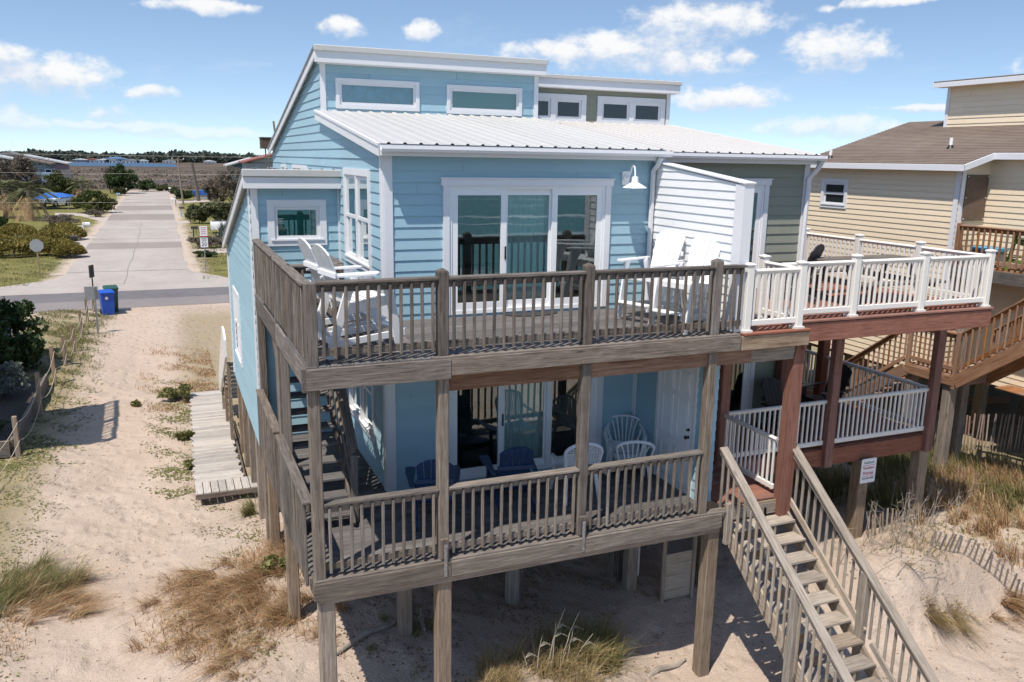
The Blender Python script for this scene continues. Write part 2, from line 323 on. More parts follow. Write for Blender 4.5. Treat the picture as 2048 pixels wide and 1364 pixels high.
class MB:
    def __init__(s): s.V = []; s.F = []; s.mi = []
    def add(s, V, Fc, mi=0):
        o = len(s.V); s.V += [tuple(v) for v in V]; s.F += [tuple(i+o for i in f) for f in Fc]; s.mi += [mi]*len(Fc); return s
    def box(s, c, d, M=None, mi=0):
        V = [Vector((c[0]+i*d[0]/2, c[1]+j*d[1]/2, c[2]+k*d[2]/2)) for i in (-1, 1) for j in (-1, 1) for k in (-1, 1)]
        if M: V = [M @ v for v in V]
        return s.add(V, [(0, 1, 3, 2), (4, 6, 7, 5), (0, 4, 5, 1), (2, 3, 7, 6), (0, 2, 6, 4), (1, 5, 7, 3)], mi)
    def tube(s, pts, r, n=8, cap=True, mi=0, flat=1.0):
        pts = [Vector(p) for p in pts]; rs = r if isinstance(r, (list, tuple)) else [r]*len(pts); V = []; prev = None
        for i, p in enumerate(pts):
            t = (pts[min(i+1, len(pts)-1)]-pts[max(i-1, 0)]).normalized()
            if prev is None: a = t.orthogonal().normalized() if abs(t.z) > .9 else t.cross(Vector((0, 0, 1))).normalized()
            else: a = (prev - t*prev.dot(t)).normalized()
            prev = a; c = t.cross(a)
            V += [p + (a*math.cos(2*math.pi*k/n) + c*math.sin(2*math.pi*k/n)*flat)*rs[i] for k in range(n)]
        Fc = [(i*n+k, i*n+(k+1) % n, (i+1)*n+(k+1) % n, (i+1)*n+k) for i in range(len(pts)-1) for k in range(n)]
        if cap: Fc += [tuple(range(n))[::-1], tuple(range((len(pts)-1)*n, len(pts)*n))]
        return s.add(V, Fc, mi)
    def lathe(s, prof, n=20, M=None, mi=0):
        V = [Vector((r*math.cos(2*math.pi*k/n), r*math.sin(2*math.pi*k/n), z)) for r, z in prof for k in range(n)]
        if M: V = [M @ v for v in V]
        Fc = [(i*n+k, i*n+(k+1) % n, (i+1)*n+(k+1) % n, (i+1)*n+k) for i in range(len(prof)-1) for k in range(n)]
        return s.add(V, Fc, mi)
    def prism(s, poly, axis_fn, d0, d1, mi=0):
        """poly: 2-d points, axis_fn(a,b,depth)->xyz"""
        n = len(poly); V = [axis_fn(a, c, d0) for a, c in poly] + [axis_fn(a, c, d1) for a, c in poly]
        Fc = [tuple(range(n))[::-1], tuple(range(n, 2*n))] + [(i, (i+1) % n, n+(i+1) % n, n+i) for i in range(n)]
        return s.add(V, Fc, mi)
    def build(s, name, mat, parent=None, smooth=False, W=I4):
        mats = [mat] if isinstance(mat, str) else mat
        me = mesh(name, s.V, s.F, mats[0]); 
        for k in mats[1:]: me.materials.append(MATS[k])
        if len(mats) > 1: me.polygons.foreach_set('material_index', s.mi)
        # consistent outward normals are not needed for these shaders
        if smooth:
            me.polygons.foreach_set('use_smooth', [True]*len(me.polygons)); me.set_sharp_from_angle(angle=R(40))
        # keep local coordinates near the piece
        c = Vector(np.mean(np.array(s.V), 0)); me.transform(Matrix.Translation(-c)); me.update()
        return obj(name, me, parent, W @ Matrix.Translation(c))
def copytree(o, W):
    """copy a thing with its parts and sub-parts"""
    c = o.copy(); COL.objects.link(c); c.matrix_basis = W; WM[c.name] = W
    def rec(src, dst):
        for ch in list(src.children):
            k = ch.copy(); COL.objects.link(k); k.parent = dst; rec(ch, k)
    rec(o, c); return c

# ---- walls with clapboards
def clip(poly, a, b_, c):      # keep a*x+b*y+c >= 0
    out = []
    for i in range(len(poly)):
        p, q = poly[i], poly[(i+1) % len(poly)]; dp = a*p[0]+b_*p[1]+c; dq = a*q[0]+b_*q[1]+c
        if dp >= 0: out.append(p)
        if (dp > 0 and dq < 0) or (dp < 0 and dq > 0):
            t = dp/(dp-dq); out.append((p[0]+(q[0]-p[0])*t, p[1]+(q[1]-p[1])*t))
    return out
def area(p): return .5*sum(p[i][0]*p[(i+1) % len(p)][1]-p[(i+1) % len(p)][0]*p[i][1] for i in range(len(p)))
def cut(rects, holes):
    for (hx0, hx1, hz0, hz1) in holes:
        nr = []
        for (x0, x1, z0, z1) in rects:
            if hx1 <= x0 or hx0 >= x1 or hz1 <= z0 or hz0 >= z1: nr.append((x0, x1, z0, z1)); continue
            if hx0 > x0: nr.append((x0, hx0, z0, z1))
            if hx1 < x1: nr.append((hx1, x1, z0, z1))
            a, c = max(x0, hx0), min(x1, hx1)
            if hz0 > z0: nr.append((a, c, z0, hz0))
            if hz1 < z1: nr.append((a, c, hz1, z1))
        rects = nr
    return rects
def wframe(O, U):
    """local x along the wall (to the right seen from outside), local -y outward, local z up"""
    X = Vector(U).normalized(); Z = Vector((0, 0, 1)); Y = Z.cross(X); M = Matrix((X, Y, Z)).transposed().to_4x4(); M.translation = Vector(O); return M
def wall(parent, M, polys, holes, mat, expo=.165, thick=.016, maxlen=3.66, name='wall', seed=1, skip=None, piece='clapboard', backmat=None):
    rnd = random.Random(seed); mb = MB()
    us = sorted({round(p[0], 4) for P in polys for p in P} | {h for H in holes for h in H[:2]}); zs0 = min(p[1] for P in polys for p in P); zs1 = max(p[1] for P in polys for p in P)
    def clipto(rect, P):
        x0, x1, z0, z1 = rect; q = [(x0, z0), (x1, z0), (x1, z1), (x0, z1)]; s = 1 if area(P) > 0 else -1
        for i in range(len(P)):
            (ax, az), (bx, bz) = P[i], P[(i+1) % len(P)]; q = clip(q, -(bz-az)*s, (bx-ax)*s, ((bz-az)*ax-(bx-ax)*az)*s)
            if len(q) < 3: return []
        return q if abs(area(q)) > 2e-4 else []
    for P in polys:
        x0, x1 = min(p[0] for p in P), max(p[0] for p in P); z0, z1 = min(p[1] for p in P), max(p[1] for p in P)
        for r in cut([(x0, x1, z0, z1)], holes):
            q = clipto(r, P)
            if q: mb.add([(a, .002, c) for a, c in q], [tuple(range(len(q)))])
    base = mb.build(name, backmat or mat, parent, W=M)
    for P in polys:
        x0, x1 = min(p[0] for p in P), max(p[0] for p in P); z0, z1 = min(p[1] for p in P), max(p[1] for p in P)
        nz = int(math.ceil((zs1-zs0)/expo))
        for k in range(nz):
            c0, c1 = zs0+k*expo, zs0+(k+1)*expo
            if c1 < z0 or c0 > z1: continue
            segs = []; x = x0 - rnd.uniform(0, maxlen*.9)
            while x < x1: segs.append((max(x, x0)+(.0025 if x > x0 else 0), min(x+maxlen, x1)-(.0025 if x+maxlen < x1 else 0), c0, c1)); x += maxlen
            segs = [s for s in segs if s[1]-s[0] > .01]
            for sg in segs:
                for r in cut([sg], holes):
                    if skip and skip((r[0]+r[1])/2, (r[2]+r[3])/2): continue
                    q = clipto(r, P)
                    if not q: continue
                    jit = rnd.uniform(-.0012, .0012)
                    cx = sum(p[0] for p in q)/len(q); cz = (c0+c1)/2; n = len(q)
                    off = lambda z: -(thick*(1-(z-c0)/expo)+.004+jit)
                    V = [(a-cx, off(z), z-cz) for a, z in q] + [(a-cx, 0, z-cz) for a, z in q]
                    Fc = [tuple(range(n))] + [(i, n+i, n+(i+1) % n, (i+1) % n) for i in range(n)]
                    if area(q) < 0: Fc = [f[::-1] for f in Fc]
                    obj(piece, mesh(piece, V, Fc, mat), base, M @ Matrix.Translation((cx, 0, cz)))
    return base
def rectframe(mb, M, x0, x1, z0, z1, wd, d0, d1, wt=None, wb=None, mi=0):
    """picture frame between depths d0 (outer, local -y) and d1"""
    wt = wt or wd; wb = wb or wd; yc, dy = (d0+d1)/2, abs(d1-d0)
    mb.box(((x0+wd/2), yc, (z0+z1)/2), (wd, dy, z1-z0), M, mi); mb.box(((x1-wd/2), yc, (z0+z1)/2), (wd, dy, z1-z0), M, mi)
    mb.box(((x0+x1)/2, yc, z1-wt/2), (x1-x0-2*wd, dy*.98, wt), M, mi); mb.box(((x0+x1)/2, yc, z0+wb/2), (x1-x0-2*wd, dy*.98, wb), M, mi)
def pane(name, M, x0, x1, z0, z1, y, mat, parent):
    me = mesh(name, [(x0-(x0+x1)/2, 0, z0-(z0+z1)/2), (x1-(x0+x1)/2, 0, z0-(z0+z1)/2), (x1-(x0+x1)/2, 0, z1-(z0+z1)/2), (x0-(x0+x1)/2, 0, z1-(z0+z1)/2)], [(0, 1, 2, 3)], mat)
    return obj(name, me, parent, M @ Matrix.Translation(((x0+x1)/2, y, (z0+z1)/2)))
def window(parent, M, x0, x1, z0, z1, trim=.1, cols=1, hung=False, mat='trim_white', blind='blind_green', gl='glass', sash=.055, depth=.03, mull=.06, sill=True):
    """x0..z1 is the outer edge of the casing"""
    mb = MB(); rectframe(mb, M, x0, x1, z0, z1, trim, -depth-.012, .01)
    if sill: mb.box(((x0+x1)/2, -.035, z0+trim*.9), (x1-x0-trim*.9, .05, .03), M)
    wnd = mb.build('window', mat, parent)
    a0, a1, b0, b1 = x0+trim, x1-trim, z0+trim, z1-trim; wd = (a1-a0-(cols-1)*mull)/cols
    for c in range(cols):
        l = a0+c*(wd+mull)
        if c:
            mb = MB(); mb.box((l-mull/2, -.012, (b0+b1)/2), (mull, .055, b1-b0), M); mb.build('mullion', mat, wnd)
        parts = [(b0, b1, 0)] if not hung else [(b0, (b0+b1)/2+.02, .018), ((b0+b1)/2-.02, b1, -.004)]
        for (s0, s1, yy) in parts:
            mb = MB(); rectframe(mb, M, l, l+wd, s0, s1, sash, yy-.016, yy+.018); mb.build('sash', mat, wnd)
            pane('pane', M, l+sash*.9, l+wd-sash*.9, s0+sash*.9, s1-sash*.9, yy, gl, wnd)
    # blind or dark room behind
    if blind:
        mb = MB(); n = max(2, int((b1-b0)/.05))
        mb.add([(a0, .12, b0), (a1, .12, b0), (a1, .12, b1), (a0, .12, b1)], [(0, 1, 2, 3)])
        bl = mb.build('blind', blind, wnd, W=M)
    return wnd
def slider(parent, M, x0, x1, z0, z1, curtain=1, name='sliding_door'):
    """three-panel patio door in its casing, with the room behind it"""
    mb = MB(); t = .10
    mb.box((x0+t/2, -.02, (z0+z1-.1)/2), (t, .06, z1-z0-.1), M); mb.box((x1-t/2, -.02, (z0+z1-.1)/2), (t, .06, z1-z0-.1), M)
    mb.box(((x0+x1)/2, -.026, z1-.05), (x1-x0+.06, .075, .1), M); mb.box(((x0+x1)/2, -.032, z1+.012), (x1-x0+.09, .095, .02), M)
    dr = mb.build(name, 'trim_white', parent)
    a0, a1, b0, b1 = x0+t, x1-t, z0, z1-.1
    mb = MB(); rectframe(mb, M, a0, a1, b0, b1, .045, -.03, .09, wt=.05, wb=.06); mb.build('door_frame', 'vinyl_white', dr)
    a0 += .045; a1 -= .045; b0 += .06; b1 -= .05; wd = (a1-a0+.12)/3
    for k in range(3):
        l = a0+k*(wd-.06); y = .0 if k != 1 else .042
        mb = MB(); rectframe(mb, M, l, l+wd, b0, b1, .095, y-.018, y+.018, wb=.115); mb.build('door_panel', 'vinyl_white', dr)
        pane('pane', M, l+.09, l+wd-.09, b0+.11, b1-.09, y, 'glass', dr)
    mb = MB(); mb.box((a0+wd-.02, -.03, (b0+b1)/2-.05), (.02, .03, .2), M); mb.build('handle', 'metal_dark', dr)
    # room
    d = 3.0; X0, X1, Z0, Z1 = x0-.5, x1+.5, z0-.02, z1+.25
    mb = MB(); mb.add([(X0, d, Z0), (X1, d, Z0), (X1, d, Z1), (X0, d, Z1), (X0, .13, Z0), (X1, .13, Z0), (X1, .13, Z1), (X0, .13, Z1)], [(0, 1, 2, 3), (4, 0, 3, 7), (1, 5, 6, 2), (3, 2, 6, 7)], 0)
    mb.add([(X0, d, Z0+.001), (X1, d, Z0+.001), (X1, .1, Z0+.001), (X0, .1, Z0+.001)], [(0, 1, 2, 3)], 1)
    mb.build('interior', ['room_wall', 'room_floor'], dr, W=M)
    mb = MB(); mb.box((x0+1.7, 2.0, z0+.25), (1.7, .75, .5), M); mb.box((x0+1.7, 2.3, z0+.6), (1.7, .2, .5), M); mb.build('sofa', 'sofa', dr)
    if curtain:
        V = []; n = 60; l = a0+wd-.05; L = wd+.05
        for i in range(n+1): y = .16+.022*math.sin(i*1.15)+.01*math.sin(i*.37); V += [(l+L*i/n, y, b0+.02), (l+L*i/n, y, b1)]
        mb = MB(); mb.add(V, [(2*i, 2*i+2, 2*i+3, 2*i+1) for i in range(n)]); mb.build('curtain', 'curtain_white', dr, True, W=M)
    return dr

# ---- rails and decks
def rail(parent, p0, p1, h=.97, mat='wood_grey', side=1, sp=.134, bal=.038, style='wood', z0=.1, balmat=None, ends=(.0, .0)):
    """guard between two posts; p0,p1 at floor level; side: which side the balusters are nailed on (+1 = right of p0->p1)"""
    p0, p1 = Vector(p0), Vector(p1); d = (p1-p0); hd = Vector((d.x, d.y, 0)); L = hd.length; u = hd.normalized(); nrm = Vector((u.y, -u.x, 0))*side
    up = Vector((0, 0, 1)); balmat = balmat or mat
    if style == 'wood':
        top = beam('handrail', p0+up*(h-.018), p1+up*(h-.018), .135, .036, mat, parent)
        beam('top_rail', p0+up*(h-.085)-nrm*.0, p1+up*(h-.085)-nrm*.0, .038, .09, mat, top)
        beam('bottom_rail', p0+up*(z0+.05), p1+up*(z0+.05), .038, .09, mat, top)
        n = max(2, int(round(L/sp)))
        for i in range(n):
            t = (i+.5)/n; p = p0+d*t+nrm*(.019+bal/2); jx = u*random.uniform(-.004, .004)
            beam('baluster', p+up*(z0-.035)+jx, p+up*(h-.055)-jx, bal, bal, balmat, top, tuple(u), .007)
    else:
        mb = MB(); pts = [p0+up*(h-.03), p1+up*(h-.03)]; mb.tube(pts, .036, 10, flat=.85); mb.tube([p0+up*(h-.06), p1+up*(h-.06)], .022, 4)
        top = mb.build('handrail', mat, parent, True)
        beam('bottom_rail', p0+up*(z0+.045), p1+up*(z0+.045), .05, .09, mat, top, bev=.01)
        n = max(2, int(round(L/sp)))
        for i in range(n):
            t = (i+.5)/n; p = p0+d*t
            beam('baluster', p+up*(z0+.09), p+up*(h-.06), bal, bal, balmat, top, tuple(u), .006)
    return top
def planks(parent, x0, x1, y0, y1, z, along='x', wd=.14, gap=.006, mat='wood_floor', maxlen=4.2, th=.034, name='deck_plank', seed=3):
    rnd = random.Random(seed)
    a0, a1, c0, c1 = (x0, x1, y0, y1) if along == 'x' else (y0, y1, x0, x1)
    n = max(1, int(round((c1-c0)/(wd+gap)))); st = (c1-c0)/n
    for i in range(n):
        c = c0+(i+.5)*st; segs = []; s = a0; first = True
        while s < a1-1e-6:
            L = maxlen*(rnd.uniform(.35, 1) if first and a1-a0 > maxlen else 1); first = False
            e = min(s+L, a1)
            if a1-e < .3: e = a1
            segs.append((s, e)); s = e
        for s, e in segs:
            dz = rnd.uniform(-.0015, .0015); e2 = e-.003
            if along == 'x': beam(name, (s, c, z-th/2+dz), (e2, c, z-th/2+dz), st-gap, th, mat, parent)
            else: beam(name, (c, s, z-th/2+dz), (c, e2, z-th/2+dz), st-gap, th, mat, parent)
def ribroof(parent, x0, x1, ya, za, yb, zb, mat, name='roof', pitch=.225, sheet=.9, rise=.022):
    """ribbed metal roof from eave (ya,za) up to (yb,zb)"""
    n = int(round((x1-x0)/sheet)); mb = MB(); mb.box(((x0+x1)/2, (ya+yb)/2, 0), (.01, .01, .01))
    base = MB(); dz = .07
    base.add([(x0, ya, za-.012), (x1, ya, za-.012), (x1, yb, zb-.012), (x0, yb, zb-.012), (x0, ya, za-dz), (x1, ya, za-dz), (x1, yb, zb-dz), (x0, yb, zb-dz)],
             [(0, 1, 2, 3), (4, 7, 6, 5), (0, 4, 5, 1), (2, 6, 7, 3), (0, 3, 7, 4), (1, 5, 6, 2)])
    rf = base.build(name, 'trim_white', parent); w = (x1-x0)/n
    sl = Vector((0, yb-ya, zb-za)).normalized(); nr = Vector((0, -sl.z, sl.y))
    if nr.z < 0: nr = -nr
    for k in range(n):
        X = x0+k*w; prof = []; m = int(round(w/pitch)); pw = w/m
        for j in range(m):
            q = X+j*pw
            prof += [(q, 0), (q+pw*.36, 0), (q+pw*.44, rise), (q+pw*.56, rise), (q+pw*.64, 0)]
        prof.append((X+w, 0))
        V = []
        for (xx, h) in prof:
            for (yy, zz) in ((ya-.03*(1 if yb > ya else -1), za-.03*abs(sl.z/sl.y)), (yb, zb)): V.append((xx-X, yy+nr.y*(h+.002*k % .004), zz+nr.z*(h+.001*(k % 2))))
        me = mesh('roof_sheet', V, [(2*i, 2*i+2, 2*i+3, 2*i+1) for i in range(len(prof)-1)], mat)
        c = Vector((0, (ya+yb)/2, (za+zb)/2)); me.transform(Matrix.Translation(-c)); obj('roof_sheet', me, rf, Matrix.Translation((X, 0, 0)) @ Matrix.Translation(c))
    return rf
def text(s, size, mat, W, parent, name='lettering', ext=.002):
    cu = bpy.data.curves.new('t', 'FONT'); cu.body = s; cu.size = size; cu.align_x = 'CENTER'; cu.align_y = 'CENTER'; cu.extrude = ext; cu.resolution_u = 3
    o = bpy.data.objects.new('t', cu); COL.objects.link(o); dg = bpy.context.evaluated_depsgraph_get(); me = bpy.data.meshes.new_from_object(o.evaluated_get(dg))
    bpy.data.objects.remove(o); me.materials.clear(); me.materials.append(MATS[mat]); return obj(name, me, parent, W)

# ---- plants
def blades(name, mat, pts, hts, lean, wd=.006, seg=3, wind=(.5, .25), parent=None, spread=.5, seed=1):
    """ribbon blades at points pts (n,3) with heights hts"""
    rg = np.random.default_rng(seed); n = len(pts); th = rg.uniform(0, 2*np.pi, n); dr = np.stack([np.cos(th), np.sin(th)], 1)*spread*rg.uniform(.2, 1, (n, 1))+np.array(wind)*lean*rg.uniform(.5, 1.2, (n, 1))
    sd = np.stack([-np.sin(th), np.cos(th), np.zeros(n)], 1); V = np.zeros((n, (seg+1)*2, 3)); w = wd*rg.uniform(.45, 1.5, (n, 1)); kink = np.where(rg.uniform(0, 1, n) < .22, rg.uniform(.5, 1.1, n), 0.)[:, None]
    for k in range(seg+1):
        t = k/seg; ctr = pts.copy(); ctr[:, :2] += dr*hts[:, None]*(t**1.6)*(1+kink*t*t); ctr[:, 2:3] -= kink*hts[:, None]*.42*t*t; ctr[:, 2] += hts*(t-.35*t*t*np.minimum(1, np.linalg.norm(dr, axis=1))); ww = w*(1-.85*t)
        V[:, 2*k] = ctr-sd*ww; V[:, 2*k+1] = ctr+sd*ww
    b0 = np.arange(n)[:, None]*(seg+1)*2; q = np.concatenate([b0+np.array([[2*k, 2*k+1, 2*k+3, 2*k+2]]) for k in range(seg)], 0)
    rn = np.repeat(np.clip(rg.normal(.5, .25, n), 0, 1), (seg+1)*2)
    c = V.reshape(-1, 3).mean(0); return obj(name, nmesh(name, V.reshape(-1, 3)-c, q, mat, rn), parent, Matrix.Translation(c))
def leaves(name, mat, P, size, parent=None, seed=1, aspect=1.8, flat=0., bias=None):
    rg = np.random.default_rng(seed); n = len(P); a = rg.normal(size=(n, 3)); a[:, 2] *= (1-flat); a /= np.linalg.norm(a, axis=1, keepdims=True)+1e-9
    c = np.cross(a, rg.normal(size=(n, 3))); 
    if flat > .5: c = np.cross(a, np.array([[0, 0, 1.]])+rg.normal(size=(n, 3))*.25)
    c /= np.linalg.norm(c, axis=1, keepdims=True)+1e-9; s = size*rg.uniform(.6, 1.4, (n, 1)); a *= s*aspect/2; c *= s/2
    V = np.stack([P-a, P-c*.9+a*.1, P+a, P+c*.9+a*.1], 1); q = np.arange(n*4).reshape(n, 4)
    r = np.clip((bias if bias is not None else .5)+rg.normal(0, .22, n), 0, 1); ct = P.mean(0)
    return obj(name, nmesh(name, V.reshape(-1, 3)-ct, q, mat, np.repeat(r, 4)), parent, Matrix.Translation(Vector(ct)))
def clumps(center, rad, k, rg, crad=.35):
    """centres of leaf clumps spread over an ellipsoid"""
    d = rg.normal(size=(k, 3)); d /= np.linalg.norm(d, axis=1, keepdims=True); r = rg.uniform(.25, 1, (k, 1))**.6
    return np.array(center)+d*r*np.array(rad)*(1-crad*.4), d[:, 2]
def crown_pts(center, rad, n, rg, k=26, crad=.34):
    c, dz = clumps(center, rad, k, rg, crad); i = rg.integers(0, k, n); d = rg.normal(size=(n, 3)); d /= np.linalg.norm(d, axis=1, keepdims=True)
    sz = rg.uniform(.7, 1.3, k)[i][:, None]
    P = c[i]+d*(rg.uniform(0, 1, (n, 1))**.45)*np.array(rad)*crad*sz; return P, rg.normal(0, .12, k)[i]+.5
def tree(name, label, cat, base, h, rad, mat, n=2500, leaf=.2, seed=1, trunk=.12, group=None, k=26, crad=.34, low=.0, bark='bark', twigs=0):
    rg = np.random.default_rng(seed); base = Vector(base); t = thing(name, base, label, cat, group); mb = MB()
    top = base+Vector((rg.uniform(-.2, .2)*rad[0], rg.uniform(-.2, .2)*rad[1], h-rad[2]*.8)); mid = base.lerp(top, .5)+Vector((rg.uniform(-.1, .1)*h, rg.uniform(-.1, .1)*h, 0))
    mb.tube([base-Vector((0, 0, .1)), mid, top], [trunk, trunk*.75, trunk*.45], 7)
    for i in range(9+twigs):
        s = mid.lerp(top, rg.uniform(-.2, 1)); a = rg.uniform(0, 6.28); L = rg.uniform(.5, .95)
        e = s+Vector((math.cos(a)*rad[0]*L, math.sin(a)*rad[1]*L, rg.uniform(.1, 1.0)*rad[2])); m_ = s.lerp(e, .5)+Vector((rg.normal()*.08*h, rg.normal()*.08*h, .05*h))
        mb.tube([s, m_, e], [trunk*.4, trunk*.25, trunk*.08], 5)
        if twigs:
            for j in range(4):
                q = m_.lerp(e, rg.uniform(0, 1)); f = q+Vector(tuple(rg.normal(size=3)*np.array(rad)*.3)); mb.tube([q, f], [trunk*.14, trunk*.04], 4)
    mb.build('trunk', bark, t)
    P, bi = crown_pts((base.x, base.y, base.z+h-rad[2]), rad, n, rg, k, crad); P[:, 2] = np.maximum(P[:, 2], base.z+low)
    leaves('crown', mat, P, leaf, t, seed, bias=bi); return t

# ---------------------------------------------------------------- the ground
def sstep(a, b_, x):
    t = np.clip((x-a)/(b_-a), 0, 1); return t*t*(3-2*t)
def hgt_np(x, y):
    x = np.asarray(x, float); y = np.asarray(y, float)
    h = np.full(np.broadcast(x, y).shape, -2.4)
    h = h + .30*np.exp(-(((x+1.4)/1.3)**2+((y-2.0)/2.6)**2)) + .12*np.exp(-(((x-.2)/1.6)**2+((y+.4)/1.5)**2))
    # hollow in front of the right-hand piles
    h = h - .38*sstep(1.5, 4.2, x)*sstep(-.3, -2.6, y)*(1-sstep(14, 20, x))
    # sand bank under the red deck, cut by a scarp towards the beach
    edge = -2.45+.18*np.sin(x*1.3)-.10*(x-8)*.6
    up = sstep(6.0, 8.2, x)*sstep(edge-.55, edge+.55, y)*(1-sstep(6, 12, y)*.6)
    h = h + up*(.36+.06*np.clip(x-8, 0, 6)) + .38*sstep(6, 8.2, x)*sstep(-.3, -2.6, y)*up
    h = h +   .12*np.exp(-(((x-9.0)/1.2)**2+((y+1.9)/.7)**2))
    # rolling dune sand, then the beach falling to the sea
    amp = sstep(30, 20, y)*(1-sstep(20, 40, np.abs(x)))
    h = h + amp*(.026*np.sin(9.1*x+3*np.sin(2.3*y))*np.sin(7.7*y+2*np.sin(1.9*x))+.035*np.sin(x*1.7+.6*y)+.03*np.sin(y*1.35-1.1*x+1)+.018*np.sin(3.1*x-2.2*y)+.012*np.sin(5.3*y+1.9*x)+.010*np.sin(7.1*x+4.3*y))
    h = h - sstep(-7, -48, y)*2.6
    # footpath worn a little into the sand
    pc = -4.35+.25*np.sin(y*.35); h = h - .07*np.exp(-((x-pc)/.9)**2)*sstep(30, 22, y)*sstep(-9, -5, y)
    return h
def H(x, y): return float(hgt_np(np.array([x]), np.array([y]))[0])
def axis(lo, hi, a, c, fine, coarse): 
    o = []; v = a; s = fine
    while v > lo: s = min(s*1.35, coarse); v -= s; o.append(v)
    o = o[::-1]+list(np.arange(a, c, fine)); v = c; s = fine
    while v < hi: o.append(v); s = min(s*1.35, coarse); v += s
    o.append(hi); return np.array(o)
gx = axis(-1500, 1500, -9, 15, .11, 160); gy = axis(-60, 2600, -8, 17, .11, 160)
X, Y = np.meshgrid(gx, gy); Z = hgt_np(X, Y); nx, ny = len(gx), len(gy)
ii = np.arange(nx*ny).reshape(ny, nx); quads = np.stack([ii[:-1, :-1], ii[:-1, 1:], ii[1:, 1:], ii[1:, :-1]], -1).reshape(-1, 4)
m, q, p = newmat('ground_sand')
pos = q.n('ShaderNodeNewGeometry').outputs['Position']; sp = q.n('ShaderNodeSeparateXYZ'); q.l(pos, sp.inputs[0]); px, py = sp.outputs[0], sp.outputs[1]
nA = q.noise(pos, .55, 5, .6); nB = q.noise(pos, 3.5, 5, .65); nC = q.noise(pos, 26, 4, .7); nD = q.noise(pos, 140, 2, .6)
sand = q.ramp(nA, [(.3, (.42, .335, .272)), (.55, (.495, .402, .33)), (.75, (.55, .455, .382))])
sand = q.mix(q.mapr(nC, .38, .68, 0, .42), sand, (.30, .215, .155))
sand = q.mix(q.mapr(nD, .56, .74, 0, .5), sand, (.24, .175, .13))
# dead thatch and creeping growth beside the path, thin lawn further back
side = q.math('ADD', q.mapr(px, -5.3, -6.6, 0, 1), q.math('MULTIPLY', q.mapr(px, -3.6, -2.3, 0, .75), q.mapr(py, 4.5, 8, 0, 1)))
side = q.math('MULTIPLY', side, q.mapr(py, 34, 29, .15, 1))
veg = q.mapr(q.math('ADD', q.math('MULTIPLY', side, .55), q.math('ADD', q.math('MULTIPLY', nB, .5), q.math('MULTIPLY', nA, .3))), .58, .92, 0, .75)
gr = q.ramp(nB, [(.3, (.13, .125, .045)), (.6, (.26, .21, .10)), (.8, (.34, .28, .16))])
near = q.mix(q.math('MULTIPLY', veg, q.mapr(px, 3, 1, 0, 1)), sand, gr)
# right of the decks: scrubby sand
sc = q.mapr(q.math('ADD', q.math('MULTIPLY', q.mapr(px, 10.5, 13.5, 0, 1), .5), q.math('ADD', q.math('MULTIPLY', nB, .45), q.math('MULTIPLY', nA, .3))), .55, .85, 0, .7)
near = q.mix(sc, near, (.22, .19, .09)); near = q.mix(q.math('MULTIPLY', q.math('MULTIPLY', q.mapr(px, -6.0, -5.2, 0, 1), q.mapr(px, -2.6, -3.4, 0, 1)), .4), near, (.51, .395, .31))
# across the road: lawns with bare patches; then scrub; then the marsh
lawn = q.ramp(q.math('ADD', q.math('MULTIPLY', nA, .45), q.math('MULTIPLY', nB, .55)), [(.32, (.10, .105, .032)), (.52, (.175, .16, .055)), (.68, (.27, .215, .10)), (.8, (.38, .30, .19))])
sx_ = q.math('ADD', px, q.math('MULTIPLY', q.math('SUBTRACT', nA, .5), 2.2))
verge = q.math('MULTIPLY', q.mapr(sx_, -10.3, -9.3, 0, 1), q.mapr(sx_, -.2, -1.4, 0, 1))
lawn = q.mix(verge, lawn, (.47, .385, .31))
far = q.mix(q.mapr(py, 37.5, 41), (.50, .41, .33), lawn)
nM = q.noise(q.mapping(pos, (.006, .024, .02)), 1.0, 7, .74); nM2 = q.noise(q.mapping(pos, (.0035, .03, .02)), 1.0, 5, .6)
marsh = q.ramp(nM, [(.34, (.075, .056, .045)), (.48, (.092, .07, .055)), (.6, (.115, .09, .068)), (.72, (.08, .076, .044))])
marsh = q.mix(q.mapr(nM2, .53, .6, 0, .75), marsh, (.20, .165, .13))
allc = q.mix(q.mapr(py, 33.5, 36), near, far); allc = q.mix(q.mapr(py, 172, 186), allc, marsh)
q.l(allc, p.inputs['Base Color']); p.inputs['Roughness'].default_value = .95; p.inputs['Specular IOR Level'].default_value = .1
# trampled sand: overlapping soft dents
vo = q.n('ShaderNodeTexVoronoi'); vo.feature = 'SMOOTH_F1'; vo.inputs['Scale'].default_value = 3.4; vo.inputs['Smoothness'].default_value = .6; q.l(q.mapping(pos, (1, .75, 1)), vo.inputs['Vector'])
hh = q.math('ADD', q.math('MULTIPLY', q.mapr(vo.outputs['Distance'], .05, .42), .5), q.math('ADD', q.math('MULTIPLY', nB, .5), q.math('MULTIPLY', nC, .35)))
bump(q, p, hh, 1.0, .095)
g = obj('ground', nmesh('ground', np.stack([X, Y, Z], -1).reshape(-1, 3), quads, 'ground_sand', smooth=True)); tag(g, 'pale pinkish sand with a trodden path, scrub, lawns and far marsh', kind='structure')

